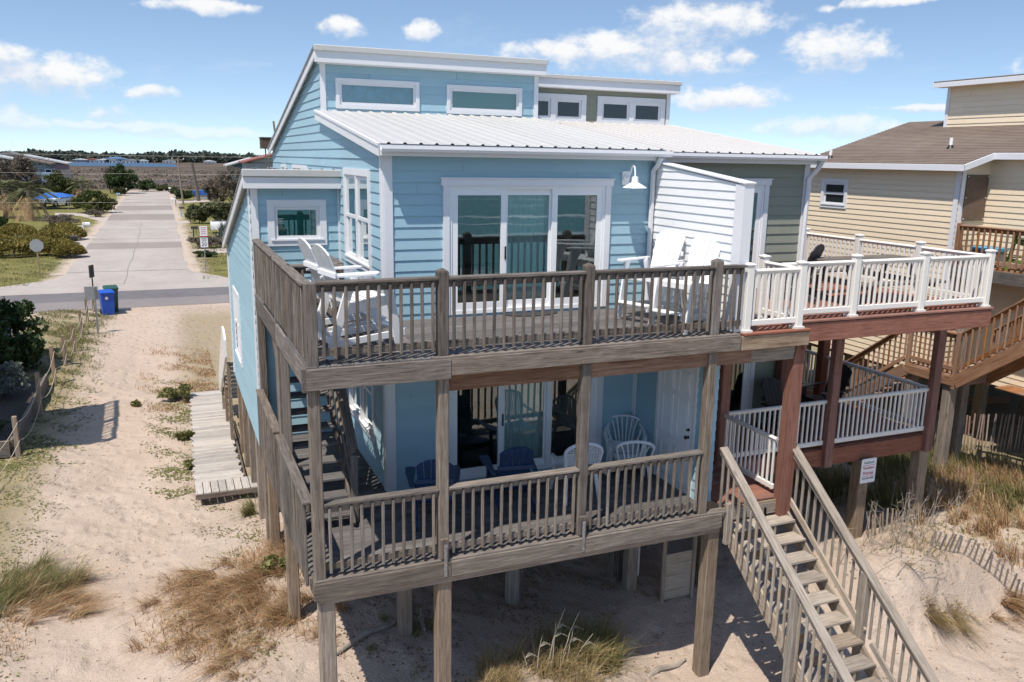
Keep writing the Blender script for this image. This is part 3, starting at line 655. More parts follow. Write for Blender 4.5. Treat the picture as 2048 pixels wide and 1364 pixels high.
def sheet(name, pts, mat, z=None, label=None, kind='structure', parent=None, thick=0):
    V = [Vector((p_[0], p_[1], z if z is not None else p_[2])) for p_ in pts]; o = obj(name, mesh(name, V, [tuple(range(len(V)))], mat), parent)
    if parent is None: tag(o, label, kind=kind)
    return o
def asphalt(name, pts, bumps=.4, sc=1.):
    m, q, p = newmat(name); pos = q.n('ShaderNodeNewGeometry').outputs['Position']
    a = q.noise(q.mapping(pos, (.35, .16, 1)), .8*sc, 7, .72); c = q.noise(pos, 40, 3, .7); e = q.noise(pos, 2.2, 5, .65)
    col = q.ramp(q.math('ADD', q.math('MULTIPLY', a, .55), q.math('ADD', q.math('MULTIPLY', c, .2), q.math('MULTIPLY', e, .25))), pts)
    q.l(col, p.inputs['Base Color']); p.inputs['Roughness'].default_value = .9; bump(q, p, c, bumps, .01); return m
asphalt('road_dark', [(.35, (.105, .095, .10)), (.55, (.145, .132, .135)), (.7, (.18, .165, .165))])
asphalt('road_mid', [(.35, (.165, .145, .14)), (.55, (.215, .19, .18)), (.7, (.27, .235, .22))])
asphalt('concrete', [(.35, (.29, .25, .22)), (.52, (.37, .325, .29)), (.7, (.44, .39, .35))])
asphalt('concrete_patch', [(.35, (.22, .185, .165)), (.55, (.265, .225, .20)), (.7, (.31, .265, .24))])
asphalt('drive', [(.35, (.37, .315, .27)), (.55, (.44, .38, .33)), (.7, (.5, .44, .39))])
plain('crack', (.21, .188, .17), .95)
zr = -2.388
sheet('road', [(-160, 35.6), (160, 35.6), (160, 38.6), (-160, 38.6)], 'road_dark', zr, 'dark asphalt lane of the road crossing behind the house')
def jag(x0, y0, x1, y1, n, a, rg=random.Random(5)): return [(x0+(x1-x0)*i/n+rg.uniform(-a, a)*(0 < i < n), y0+(y1-y0)*i/n+rg.uniform(-a, a)*(0 < i < n)) for i in range(n+1)]
sheet('road', jag(-160, 33.0, 160, 33.0, 300, .12)+[(160, 35.6), (-160, 35.6)], 'road_mid', zr+.0, 'paler near lane of the road, its edge buried in sand')
st = jag(-15.5, 38.6, -9.2, 44.5, 6, .12)+jag(-9.0, 46, -8.9, 170, 60, .16)+[(-6, 173), (-3, 172.5)]+jag(-1.75, 170, -1.75, 49, 60, .14)+jag(-1.5, 46, 2.6, 38.6, 6, .12)
street = sheet('street', st, 'concrete', zr+.004, 'pale concrete side street running away to the marsh')
def strip(name, y0, y1, mat, x0=-8.95, x1=-1.75, dz=.008, tilt=0.):
    return sheet(name, [(x0, y0), (x1, y0+tilt), (x1, y1+tilt), (x0, y1)], mat, zr+dz, parent=street)
for y0, y1 in ((61.5, 66.5), (93, 103), (112, 122)): strip('patch', y0, y1, 'concrete_patch')
for y in (47.3, 70, 80, 103.4, 111.8, 127, 140, 152): strip('joint', y, y+.10+.0012*y, 'crack', dz=.011, tilt=random.uniform(-.5, .5))
cx = [(-5.3+.10*math.sin(y*.11)+.05*math.sin(y*.6), y) for y in range(41, 93, 2)]
o = sheet('crack', [(x-.022, y) for x, y in cx]+[(x+.022, y) for x, y in cx[::-1]], 'crack', zr+.012, parent=street)
def drive(pts, label): sheet('driveway', [G(*p_) for p_ in pts], 'drive', zr+.002, label)
drive([(0, 497), (60, 500), (160, 502), (186, 482), (200, 474), (150, 474), (150, 492), (90, 497)], 'short concrete driveway beside the clipped hedge mounds')
drive([(110, 430), (160, 432), (214, 446), (224, 440), (160, 426), (110, 426)], 'pale driveway crossing the lawn near the palms')
drive([(388, 500), (470, 494), (470, 505), (388, 508)], 'pale driveway slab behind the speed sign')
drive([(352, 444), (380, 441), (380, 446), (354, 449)], 'narrow driveway mouth across the street')
drive([(340, 402), (420, 398), (420, 403), (345, 408)], 'far driveway mouth near the utility pole')
# water
m, q, p = newmat('sound_water'); p.inputs['Base Color'].default_value = (.045, .09, .15, 1); p.inputs['Roughness'].default_value = .5; p.inputs['Specular IOR Level'].default_value = .35
pos = q.n('ShaderNodeNewGeometry').outputs['Position']; bump(q, p, q.noise(q.mapping(pos, (.05, .3, 1)), 1, 4), .5, .4)
m, q, p = newmat('sea_water'); pos = q.n('ShaderNodeNewGeometry').outputs['Position']
w1 = q.noise(q.mapping(pos, (.02, .12, 1)), 1, 7, .62, .8); foam = q.mapr(w1, .58, .68); q.l(q.mix(foam, (.055, .21, .20), (.75, .8, .8)), p.inputs['Base Color']); p.inputs['Roughness'].default_value = .25
bump(q, p, q.noise(q.mapping(pos, (.25, .9, 1)), 1, 5), .6, .5)
sheet('sea', [(-1500, -3000), (1500, -3000), (1500, -46), (-1500, -46)], 'sea_water', -4.6, 'green surf of the ocean behind the viewer')
def wsheet(y0, y1, x0, x1, label, n=26, a=.18, seed=1):
    rg = random.Random(seed); pts = []
    for i in range(n+1): pts.append((x0+(x1-x0)*i/n, y0+(y1-y0)*a*rg.uniform(0, 1)))
    for i in range(n+1): pts.append((x1+(x0-x1)*i/n, y1-(y1-y0)*a*rg.uniform(0, 1)))
    sheet('water', pts, 'sound_water', -2.36, label)
wsheet(500, 690, -1500, 1500, 'blue sound beyond the marsh', 40, .12, 2)
wsheet(258, 285, -95, -34, 'narrow tidal creek in the marsh', 18, .5, 3)
wsheet(330, 395, -170, -52, 'pale tidal pool left of the round shrub', 16, .4, 4)
wsheet(232, 240, -14, 8, 'thin tidal ditch beyond the street end', 12, .5, 5)

# ---------------------------------------------------------------- blue half of the duplex
EX = .165
house = thing('beach_house', (2.3, 6, -.3), 'light blue clapboard beach house with white ribbed roof and clerestory', 'house')
MF = wframe((0, 0, 0), (1, 0, 0)); ML = wframe((0, 0, 0), (0, -1, 0))
SL0, SL1 = .90, 3.77
wall(house, MF, [[(0.0, -.3), (4.6, -.3), (4.6, 5.3), (0, 5.3)]], [(SL0+.04, SL1-.04, 2.80, 4.86), (SL0+.04, SL1-.04, .04, 2.10)], 'siding_blue', EX, name='front_wall', seed=11)
wall(house, ML, [[(-5, -.3), (0, -.3), (0, 5.28), (-5, 5.98)], [(-12.9, -.3), (-5, -.3), (-5, 7.12), (-12.9, 5.25)]],
     [(-2.66, -.86, 3.46, 4.92), (-2.66, -.86, .62, 2.02)], 'siding_blue', EX, name='side_wall', seed=12, skip=lambda u, z: u < -3.4 and z < 3.2-(u+3.4)*.0 and u > -9.4)
for (x0, x1, M_, z0, z1) in ((-.0, .125, MF, -.3, 5.27),):
    mb = MB(); mb.box(((x0+x1)/2+.0, -.022, (z0+z1)/2), (x1-x0, .028, z1-z0), M_); mb.box((-.055, -.022, (z0+z1)/2), (.11, .028, z1-z0), ML); mb.box((-.0, -.0, (z0+z1)/2), (.05, .05, z1-z0)); mb.build('corner_board', 'trim_white', house)
slider(house, MF, SL0, SL1, 2.79, 4.87); slider(house, MF, SL0, SL1, .04, 2.12)
window(house, ML, -2.76, -.78, 3.36, 4.98, .11, 2, True, blind='curtain_white', gl='glass_dark'); window(house, ML, -2.74, -.76, .55, 2.1, .11, 2, True, blind='blind_green', gl='glass_dark')
window(house, ML, -11.0, -10.2, 3.9, 4.95, .08, 1, True); window(house, ML, -8.95, -6.84, 3.9, 4.96, .08, 2, True)
MC = wframe((0, 5.0, 0), (1, 0, 0))
wall(house, MC, [[(0, 5.95), (4.68, 5.95), (4.68, 7.05), (0, 7.05)]], [(.36, 1.95, 6.16, 6.62), (2.66, 4.24, 6.14, 6.60)], 'siding_blue', EX, name='clerestory_wall', seed=13)
window(house, MC, .3, 2.01, 6.10, 6.68, .075, 1, blind='blind_blue', sash=.05, sill=False); window(house, MC, 2.6, 4.3, 6.08, 6.66, .075, 1, blind='blind_green', sash=.05, sill=False)
mb = MB(); mb.box((.055, -.02, 6.5), (.11, .03, 1.02), MC); mb.box((4.63, -.02, 6.5), (.1, .03, 1.02), MC); mb.build('corner_board', 'trim_white', house)
mb = MB(); mb.box((4.66, 8.9, 6.1), (.05, 7.8, 1.2)); mb.build('party_wall', 'siding_blue', house)
rf = ribroof(house, -.09, 4.68, -.20, 5.365, 5.02, 6.055, 'roof_white')
# rake board and gutter of the lower roof
beam('rake_board', (-.105, -.2, 5.275), (-.105, 5.0, 5.965), .028, .19, 'trim_white', rf); beam('rake_trim', (-.125, -.21, 5.345), (-.125, 5.0, 6.035), .02, .05, 'trim_white', rf)
def gutter(x0, x1, y, z, parent):
    mb = MB(); prof = [(0, .0), (-.02, -.055), (-.055, -.085), (-.11, -.09), (-.13, -.05), (-.125, .0), (-.115, .0), (-.11, -.04), (-.09, -.07), (-.05, -.065), (-.015, -.04), (-.01, 0)]
    mb.prism(prof, lambda a, c, d: (d, y+a, z+c), x0, x1); return mb.build('gutter', 'trim_white', parent)
gutter(-.1, 4.72, -.215, 5.34, rf); beam('fascia', (-.09, -.19, 5.26), (4.66, -.19, 5.26), .03, .14, 'trim_white', rf)
mb = MB(); mb.box((4.70, -.29, 5.30), (.05, .04, .09)); mb.build('rust_stain', 'gutter_rust', rf)
mb = MB(); mb.tube([(4.53, -.28, 5.24), (4.53, -.2, 5.12), (4.53, -.07, 5.02), (4.53, -.06, 2.8)], .045, 6); mb.tube([(4.53, -.06, 2.45), (4.53, -.06, .1)], .04, 6); mb.build('downspout', 'trim_white', house)
# upper roof, falling backwards, with its tall front fascia
rf = ribroof(house, -.09, 4.74, 13.05, 5.36, 4.83, 7.24, 'roof_white')
beam('fascia', (-.12, 4.80, 7.045), (4.78, 4.80, 7.045), .035, .22, 'trim_white', rf); beam('roof_cap', (-.13, 4.775, 7.20), (4.80, 4.775, 7.20), .07, .11, 'roof_white', rf, bev=.012)
beam('soffit', (-.05, 4.90, 6.93), (4.70, 4.90, 6.93), .18, .012, 'trim_white', rf)
beam('rake_board', (-.105, 4.82, 7.13), (-.105, 13.0, 5.26), .028, .2, 'trim_white', rf); beam('rake_trim', (-.13, 4.80, 7.215), (-.13, 13.0, 5.345), .02, .05, 'metal_steel', rf)
# rear and closing faces
mb = MB(); mb.box((2.3, 12.9, 2.4), (4.6, .05, 5.6)); mb.build('rear_wall', 'siding_blue', house)
mb = MB(); mb.box((2.3, 6.4, -.26), (4.5, 12.8, .08)); mb.build('floor_slab', 'wood_grey', house)
# annex on the left with the sloping roof
MA = wframe((-1.57, 3.3, 0), (1, 0, 0)); MAL = wframe((-1.57, 0, 0), (0, -1, 0))
wall(house, MA, [[(0, -.3), (1.57, -.3), (1.57, 4.68), (0, 4.68)]], [(.36, 1.22, 3.68, 4.30)], 'siding_blue', EX, name='annex_front_wall', seed=14)
wall(house, MAL, [[(-9.6, -.3), (-3.3, -.3), (-3.3, 4.72), (-9.6, 3.02)]], [(-8.2, -6.9, .62, 2.08)], 'siding_blue', EX, name='annex_side_wall', seed=15)
window(house, MA, .27, 1.31, 3.58, 4.40, .12, 1, blind='blind_green', sash=.06); window(house, MAL, -8.3, -6.8, .52, 2.16, .1, 2, True, blind='blind_green')
mb = MB(); mb.box((.06, -.022, 2.2), (.12, .03, 4.9), MA); mb.box((-3.35, -.022, 2.2), (.1, .03, 4.9), MAL); mb.build('corner_board', 'trim_white', house)
mb = MB(); mb.box((1.545, -.02, 2.6), (.05, .03, 4.1), MA); mb.box((-9.55, -.022, 1.4), (.1, .03, 3.3), MAL); mb.build('corner_board', 'trim_white', house)
rf = ribroof(house, -1.66, -.03, 9.75, 3.06, 3.12, 4.93, 'roof_white')
beam('fascia', (-1.70, 3.1, 4.70), (-.0, 3.1, 4.70), .035, .2, 'trim_white', rf); beam('roof_cap', (-1.71, 3.08, 4.87), (.0, 3.08, 4.87), .07, .13, 'roof_white', rf, bev=.012)
beam('soffit', (-1.6, 3.2, 4.63), (-.02, 3.2, 4.63), .18, .012, 'trim_white', rf)
beam('rake_board', (-1.68, 3.12, 4.80), (-1.68, 9.75, 2.95), .028, .18, 'trim_white', rf); beam('rake_trim', (-1.70, 3.1, 4.90), (-1.70, 9.75, 3.05), .02, .05, 'metal_steel', rf)
mb = MB(); mb.box((-.78, 9.58, 1.3), (1.55, .05, 3.3)); mb.build('annex_rear_wall', 'siding_blue', house)
mb = MB(); mb.box((-.8, 6.4, -.26), (1.5, 6.3, .08)); mb.build('floor_slab', 'wood_grey', house)
for y in (3.55, 5.0, 6.6, 8.2, 9.4):
    beam('pile', (-1.45, y, H(-1.45, y)-.5), (-1.45, y, -.3), .2, .2, 'wood_pile', house, (0, 1, 0), .012)
for x in (.3, 2.3, 4.3):
    for y in (.2, 3.2, 6.2, 9.2, 12.4): beam('pile', (x, y, H(x, y)-.5), (x, y, -.3), .2, .2, 'wood_grey', house, (0, 1, 0), .012)
for y in (.1, 3.2, 6.2): beam('girder', (-1.5, y, -.42), (8.6, y, -.42), .12, .24, 'wood_grey', house)
# ground-floor storage closet with panelled door under the privacy wall
XC = 4.42; MCL = wframe((XC, 0, 0), (0, -1, 0))
wall(house, MCL, [[(0.03, -.02), (2.05, -.02), (2.05, 2.5), (0.03, 2.5)]], [(.82, 1.80, .0, 2.12)], 'siding_blue', EX, name='closet_wall', seed=16)
MCF = wframe((XC, -2.05, 0), (1, 0, 0)); wall(house, MCF, [[(0, -.02), (.22, -.02), (.22, 2.5), (0, 2.5)]], [], 'siding_blue', EX, name='closet_end_wall', seed=17)
mb = MB(); mb.box((.05, -.03, 1.2), (.09, .03, 2.4), MCL); mb.build('corner_board', 'trim_white', house)
mb = MB(); mb.box((.80, -.02, 1.06), (.07, .05, 2.12), MCL); mb.box((1.83, -.02, 1.06), (.07, .05, 2.12), MCL); mb.box((1.31, -.02, 2.15), (1.1, .05, .07), MCL)
dr = mb.build('door', 'trim_white', house)
mb = MB(); mb.box((1.315, -.012, 1.05), (.96, .03, 2.09), MCL)
for (cx_, cz, sw, sh) in [(1.1, 1.78, .3, .36), (1.53, 1.78, .3, .36), (1.1, 1.17, .3, .7), (1.53, 1.17, .3, .7), (1.1, .42, .3, .55), (1.53, .42, .3, .55)]:
    rectframe(mb, MCL, cx_-sw/2, cx_+sw/2, cz-sh/2, cz+sh/2, .02, -.04, -.024); mb.box((cx_, -.03, cz), (sw-.1, .012, sh-.1), MCL)
mb.build('door_leaf', 'door_white', dr)
mb = MB(); mb.lathe([(0, 0), (.025, 0), (.012, .03), (.03, .045), (.03, .065), (0, .08)], 12, MCL @ Matrix.Translation((1.72, -.03, .95)) @ Matrix.Rotation(R(90), 4, 'X'))
mb.lathe([(0, 0), (.025, 0), (.012, .03), (.02, .04), (0, .05)], 12, MCL @ Matrix.Translation((1.72, -.03, 1.07)) @ Matrix.Rotation(R(90), 4, 'X')); mb.build('door_knob', 'knob', dr, True)
# white vinyl privacy wall between the two upper decks
pw = thing('privacy_wall', (4.6, -1.2, 2.75), 'white vinyl-sided privacy wall with sloping top between the decks', 'wall')
MP = wframe((4.60, 0, 0), (0, -1, 0)); wall(pw, MP, [[(.03, 2.78), (2.22, 2.78), (2.22, 4.88), (.03, 5.14)]], [], 'vinyl_white', .125, .014, 2.4, name='panel', seed=18, piece='vinyl_strip')
MPR = wframe((4.72, 0, 0), (0, 1, 0)); wall(pw, MPR, [[(-2.22, 2.78), (-.03, 2.78), (-.03, 5.14), (-2.22, 4.88)]], [], 'vinyl_white', .125, .014, 2.4, name='panel', seed=19, piece='vinyl_strip')
mb = MB(); mb.box((4.66, -2.31, 3.82), (.17, .2, 2.12)); mb.build('corner_post', 'trim_white', pw); beam('coping', (4.66, -.03, 5.17), (4.66, -2.43, 4.895), .2, .03, 'trim_white', pw)
# wall lamp
lp = thing('wall_lamp', (4.05, -.03, 4.95), 'white gooseneck barn lamp beside the upper sliding door', 'lamp')
mb = MB(); mb.box((4.03, -.035, 4.9), (.13, .03, .22)); mb.lathe([(0, 0), (.06, 0), (.055, .03), (0, .035)], 14, Matrix.Translation((4.03, -.05, 4.9)) @ Matrix.Rotation(R(90), 4, 'X')); mb.build('back_plate', 'lamp_white', lp)
mb = MB(); mb.tube([(4.03, -.06, 4.9), (4.03, -.14, 4.93), (4.03, -.19, 5.0), (4.03, -.215, 5.07), (4.03, -.26, 5.11), (4.03, -.31, 5.08), (4.03, -.33, 5.0), (4.03, -.335, 4.9)], .013, 8); mb.build('arm', 'lamp_white', lp, True)
mb = MB(); mb.lathe([(.0, .16), (.05, .15), (.055, .06), (.075, .05), (.19, -.015), (.195, -.025), (.185, -.022), (.06, .03), (0, .04)], 26, Matrix.Translation((4.03, -.335, 4.78))); mb.build('shade', 'lamp_white', lp, True)

# ---------------------------------------------------------------- green half of the duplex
gh = thing('beach_house', (6.9, 7, -.3), 'grey-green clapboard half of the duplex with pinkish white metal roof', 'house')
GY = .9; MG = wframe((4.6, GY, 0), (1, 0, 0))
wall(gh, MG, [[(0.02, -.3), (4.05, -.3), (4.05, 5.3), (.02, 5.3)]], [(.54, 3.06, 2.80, 4.86), (.54, 3.06, .04, 2.10)], 'siding_green', .18, name='front_wall', seed=21)
slider(gh, MG, .5, 3.1, 2.79, 4.87); slider(gh, MG, .5, 3.1, .04, 2.12, 0)
MGR = wframe((8.65, 0, 0), (0, 1, 0)); wall(gh, MGR, [[(.9, -.3), (6.0, -.3), (6.0, 5.95), (.9, 5.28)], [(6.0, -.3), (13.8, -.3), (13.8, 5.2), (6.0, 6.95)]], [], 'siding_green', .18, name='side_wall', seed=22)
mb = MB(); mb.box((3.99, -.022, 2.5), (.12, .03, 5.6), MG); mb.build('corner_board', 'trim_white', gh)
MGC = wframe((4.6, 5.9, 0), (1, 0, 0))
wall(gh, MGC, [[(.1, 5.95), (4.02, 5.95), (4.02, 6.95), (.1, 6.95)]], [(.2, 1.62, 6.10, 6.56), (2.12, 3.78, 6.10, 6.56)], 'siding_green', .18, name='clerestory_wall', seed=23)
window(gh, MGC, .02, 1.72, 5.99, 6.66, .12, 2, blind=None, gl='car_glass', sill=False, mull=.13); window(gh, MGC, 2.02, 3.88, 5.99, 6.66, .12, 2, blind=None, gl='car_glass', sill=False, mull=.13)
mb = MB(); mb.box((3.97, -.022, 6.45), (.1, .03, 1.0), MGC); mb.build('corner_board', 'trim_white', gh)
rf = ribroof(gh, 4.70, 8.70, GY-.22, 5.35, 5.92, 6.05, 'roof_pink'); gutter(4.66, 8.76, GY-.235, 5.33, rf); beam('fascia', (4.7, GY-.2, 5.24), (8.68, GY-.2, 5.24), .03, .15, 'trim_white', rf)
beam('rake_board', (8.71, GY-.2, 5.27), (8.71, 5.9, 5.97), .03, .18, 'trim_white', rf)
rf = ribroof(gh, 4.72, 8.74, 14, 5.2, 5.72, 7.06, 'roof_pink')
beam('fascia', (4.70, 5.7, 6.88), (8.77, 5.7, 6.88), .035, .2, 'trim_white', rf); beam('roof_cap', (4.70, 5.675, 7.02), (8.79, 5.675, 7.02), .07, .09, 'roof_pink', rf, bev=.012); beam('soffit', (4.7, 5.8, 6.78), (8.7, 5.8, 6.78), .18, .012, 'trim_white', rf)
mb = MB(); mb.box((8.62, 9.9, 6.2), (.05, 7.9, 1.0)); mb.box((6.63, 13.8, 2.4), (4.0, .05, 5.6)); mb.build('rear_wall', 'siding_green', gh)
mb = MB(); mb.box((6.63, 7.3, -.26), (4.0, 12.8, .08)); mb.build('floor_slab', 'wood_grey', gh)
mb = MB(); mb.tube([(8.70, GY-.3, 5.24), (8.68, GY-.2, 5.08), (8.60, GY-.08, 4.9), (8.58, GY-.07, 2.8)], .05, 6); mb.build('downspout', 'trim_white', gh)
for x in (5.6, 7.2, 8.5):
    for y in (1.1, 4.2, 7.4, 10.5): beam('pile', (x, y, H(x, y)-.5), (x, y, -.3), .22, .22, 'wood_pile', gh, (0, 1, 0), .012)

# ---------------------------------------------------------------- grey two-storey deck of the blue house
ZU = 2.75; GY_ = 'wood_grey'
dk = thing('wooden_deck', (1.5, -1.2, -.3), 'weathered grey two-storey timber deck with balustrades round the blue house', 'deck')
XW, XE, YF = -1.57, 4.62, -2.5
PX = [-1.49, .12, 2.15, 4.2]
# upper floor: boards run out to the front on the left wing, along the facade elsewhere
planks(dk, XW, -.02, YF+.0, -.62, ZU, 'y', seed=31); planks(dk, -.80, -.02, -.62, 3.27, ZU, 'y', seed=32); planks(dk, XW, -.80, 2.15, 3.27, ZU, 'y', seed=33)
planks(dk, -.02, XE, YF+.15, -.03, ZU, 'x', seed=34); beam('border_board', (-.02, YF+.06, ZU-.012), (XE, YF+.06, ZU-.012), .15, .036, GY_, dk)
# lower floor
planks(dk, XW, XC-.03, YF+.15, -.03, 0, 'x', seed=35); planks(dk, XW, -.02, -.03, 3.27, 0, 'x', seed=36); beam('border_board', (XW, YF+.06, -.012), (XE, YF+.06, -.012), .15, .036, GY_, dk)
# rim beams
beam('rim_beam', (XW-.03, YF-.02, 2.60), (.20, YF-.02, 2.60), .045, .26, GY_, dk); beam('rim_beam', (.205, YF-.015, 2.62), (XE, YF-.015, 2.62), .045, .22, GY_, dk)
beam('rim_end', (XW-.04, YF-.045, 2.60), (XW-.04, YF+.02, 2.60), .05, .29, GY_, dk)
beam('girder', (.15, YF+.1, 2.40), (2.15, YF+.1, 2.40), .05, .24, 'wood_brown', dk); beam('girder', (2.16, YF+.1, 2.40), (XE+.3, YF+.1, 2.40), .05, .24, 'wood_brown', dk)
beam('rim_beam', (XW+.02, YF+.03, 2.57), (XW+.02, .45, 2.57), .045, .30, GY_, dk); beam('rim_beam', (XW+.02, .6, 2.57), (XW+.02, 3.27, 2.57), .045, .30, GY_, dk)
beam('rim_beam', (XW-.02, YF-.02, -.13), (.2, YF-.02, -.13), .045, .22, 'wood_warm', dk); beam('rim_beam', (.205, YF-.02, -.13), (XE-.1, YF-.02, -.13), .045, .22, 'wood_warm', dk)
beam('girder', (XW+.05, YF+.02, -.2), (XE-.1, YF+.02, -.2), .05, .26, 'wood_pile', dk)
beam('rim_beam', (XW+.02, YF, -.14), (XW+.02, 3.27, -.14), .045, .26, GY_, dk)
for i in range(14):
    x = -1.3+i*.42
    if x > .1: beam('joist', (x, YF+.13, 2.6), (x, -.05, 2.6), .04, .2, GY_, dk)
    beam('joist', (x, YF+.06, -.15), (x, -.05, -.15), .04, .2, GY_, dk)
# posts
for i, x in enumerate(PX):
    beam('post', (x, YF+.09, -.28), (x, YF+.09, 2.5), .14, .14, 'wood_warm', dk, (0, 1, 0), .012); beam('post', (x, YF+.09, 2.5), (x, YF+.09, 3.82 if i else 3.74), .14, .14, GY_, dk, (0, 1, 0), .012)
    if i != 0: 
        mb = MB(); mb.lathe([(.075, 0), (.09, .0), (.02, .03), (0, .035)], 4, Matrix.Translation((x, YF+.09, 3.82)) @ Matrix.Rotation(R(45), 4, 'Z')); mb.build('post_cap', GY_, dk)
for y, t in ((.5, 3.72), (3.2, 3.72)): beam('post', (XW+.07, y, -.75 if y < 1 else -.4), (XW+.07, y, t), .13, .14, GY_, dk, (0, 1, 0), .012)
for x in (PX[0]+.07, PX[1]+.01, PX[3]+.24):
    beam('pile', (x, YF+.12, H(x, YF)-.6), (x, YF+.12, -.32), .2, .2, 'wood_pile', dk, (0, 1, 0), .014)
for x, y in ((-1.47, .45), (-1.45, 3.05), (.12, -.45), (2.2, .1), (4.3, -.35)): beam('pile', (x, y, H(x, y)-.6), (x, y, -.26), .18 if x < 0 else .2, .18 if x < 0 else .2, 'wood_pile', dk, (0, 1, 0), .014)
# bolted tie straps and packing blocks on the lower posts
for x in PX[1:3]:
    beam('block', (x+.0, YF-.0, .02), (x, YF-.0, .30), .11, .05, GY_, dk, (0, 1, 0)); s = beam('tie_strap', (x, YF-.05, -.22), (x, YF-.05, .24), .045, .008, 'metal_steel', dk, (0, 1, 0))
    for z in (-.17, -.08, .1, .19):
        mb = MB(); mb.lathe([(0, .0), (.018, .0), (.018, .012), (0, .014)], 6, Matrix.Translation((x, YF-.055, z)) @ Matrix.Rotation(R(90), 4, 'X')); mb.build('bolt', 'metal_steel', s)
# balustrades
yr = YF+.075
for a, c in zip(PX[:-1], PX[1:]): rail(dk, (a+.07, yr, ZU), (c-.07, yr, ZU), 1.0, GY_); rail(dk, (a+.07, yr, 0), (c-.07, yr, 0), 1.0, 'wood_warm')
rail(dk, (PX[3]+.07, yr, ZU), (4.66, yr, ZU), 1.0, 'wood_grey', sp=.12)
for a, c in ((YF+.17, .43), (.57, 3.13)): rail(dk, (XW+.05, a, ZU), (XW+.05, c, ZU), .97, GY_, side=-1)
rail(dk, (XW-.02, YF+.17, 0), (XW-.02, .43, 0), 1.0, GY_, side=-1, z0=-.12); rail(dk, (XW-.02, .57, 0), (XW-.02, 3.13, 0), 1.0, GY_, side=-1, z0=-.12)
# stairwell guard on the upper deck
beam('post', (-.78, -.57, ZU), (-.78, -.57, 3.70), .09, .09, GY_, dk, (0, 1, 0)); beam('post', (-.78, 1.5, ZU), (-.78, 1.5, 3.70), .09, .09, GY_, dk, (0, 1, 0))
rail(dk, (-1.5, -.57, ZU), (-.82, -.57, ZU), .97, GY_); rail(dk, (-.78, -.52, ZU), (-.78, 1.45, ZU), .97, GY_)
# board screen beside the stair
n = 9
for i in range(n):
    y = -.42+i*(1.5/n)+.08; beam('screen_board', (XW+.06, y, .42+.0*i), (XW+.06, y, 2.46), .022, 1.5/n-.012, GY_, dk, (0, 1, 0), .004)
# inner stair
stc = thing('deck_staircase', (-1.1, -1.0, 0), 'weathered grey open-riser stair between the lower and upper decks', 'staircase'); nr_ = 14; ri = ZU/nr_; ru = .215
for k in range(1, nr_): y = -1.05+(k-1)*ru; beam('tread', (-1.47, y+.11, k*ri-.02), (-.79, y+.11, k*ri-.02), .25, .04, 'wood_floor', stc)
for x in (-1.48, -.78): beam('stringer', (x, -1.08, .0), (x, -1.05+13*ru, ZU-.2), .04, .26, GY_, stc)
beam('newel_post', (-.72, -.92, 0), (-.72, -.92, 1.02), .09, .09, GY_, stc, (0, 1, 0)); rail(stc, (-.72, -.87, .18), (-.72, .9, 1.85), .92, GY_, side=1)

# ---------------------------------------------------------------- red deck with white rails of the green house
rd = thing('wooden_deck', (7.8, -.6, -.3), 'red-stained two-storey deck with white balustrades on the green house', 'deck')
RY, LY = -1.97, -.78
planks(rd, 4.66, 5.86, YF+.04, RY, ZU, 'x', mat='wood_red', seed=41); planks(rd, 4.66, 10.42, RY, GY-.03, ZU, 'x', mat='wood_red', seed=42); planks(rd, 8.7, 10.42, GY-.03, 4.4, ZU, 'x', mat='wood_red', seed=43)
beam('rim_beam', (4.64, YF-.01, 2.61), (5.88, YF-.01, 2.61), .045, .21, 'wood_pile', rd); beam('edge_board', (4.66, YF-.0, ZU-.01), (5.88, YF-.0, ZU-.01), .1, .036, 'wood_red', rd)
beam('rim_beam', (5.86, RY-.02, 2.56), (10.44, RY-.02, 2.56), .045, .30, 'wood_red', rd); beam('edge_board', (5.86, RY-.01, ZU-.008), (10.46, RY-.01, ZU-.008), .1, .036, 'wood_red', rd)
beam('girder', (4.66, YF+.12, 2.38), (5.86, YF+.12, 2.38), .05, .22, 'wood_pile', rd); beam('rim_beam', (5.86, YF, 2.56), (5.86, RY, 2.56), .045, .3, 'wood_red', rd); beam('rim_beam', (10.42, RY, 2.56), (10.42, 4.4, 2.56), .045, .3, 'wood_red', rd)
for i in range(11): x = 6.05+i*.43; beam('joist', (x, RY+.05, 2.58), (x, GY-.05, 2.58), .04, .2, 'wood_brown', rd)
planks(rd, 4.68, 5.84, -2.30, LY, 0, 'x', mat='wood_red', seed=44); planks(rd, 4.68, 10.7, LY, GY-.03, 0, 'x', mat='wood_red', seed=45); planks(rd, 8.7, 10.7, GY-.03, 3.6, 0, 'x', mat='wood_red', seed=46)
beam('rim_beam', (5.86, LY-.03, -.17), (10.74, LY-.03, -.17), .045, .32, 'wood_red', rd); beam('rim_beam', (5.86, -2.3, -.15), (5.86, LY-.03, -.15), .045, .28, 'wood_red', rd); beam('rim_beam', (4.66, -2.32, -.14), (5.86, -2.32, -.14), .045, .2, 'wood_pile', rd)
beam('rim_beam', (10.72, LY, -.17), (10.72, 3.6, -.17), .045, .32, 'wood_red', rd)
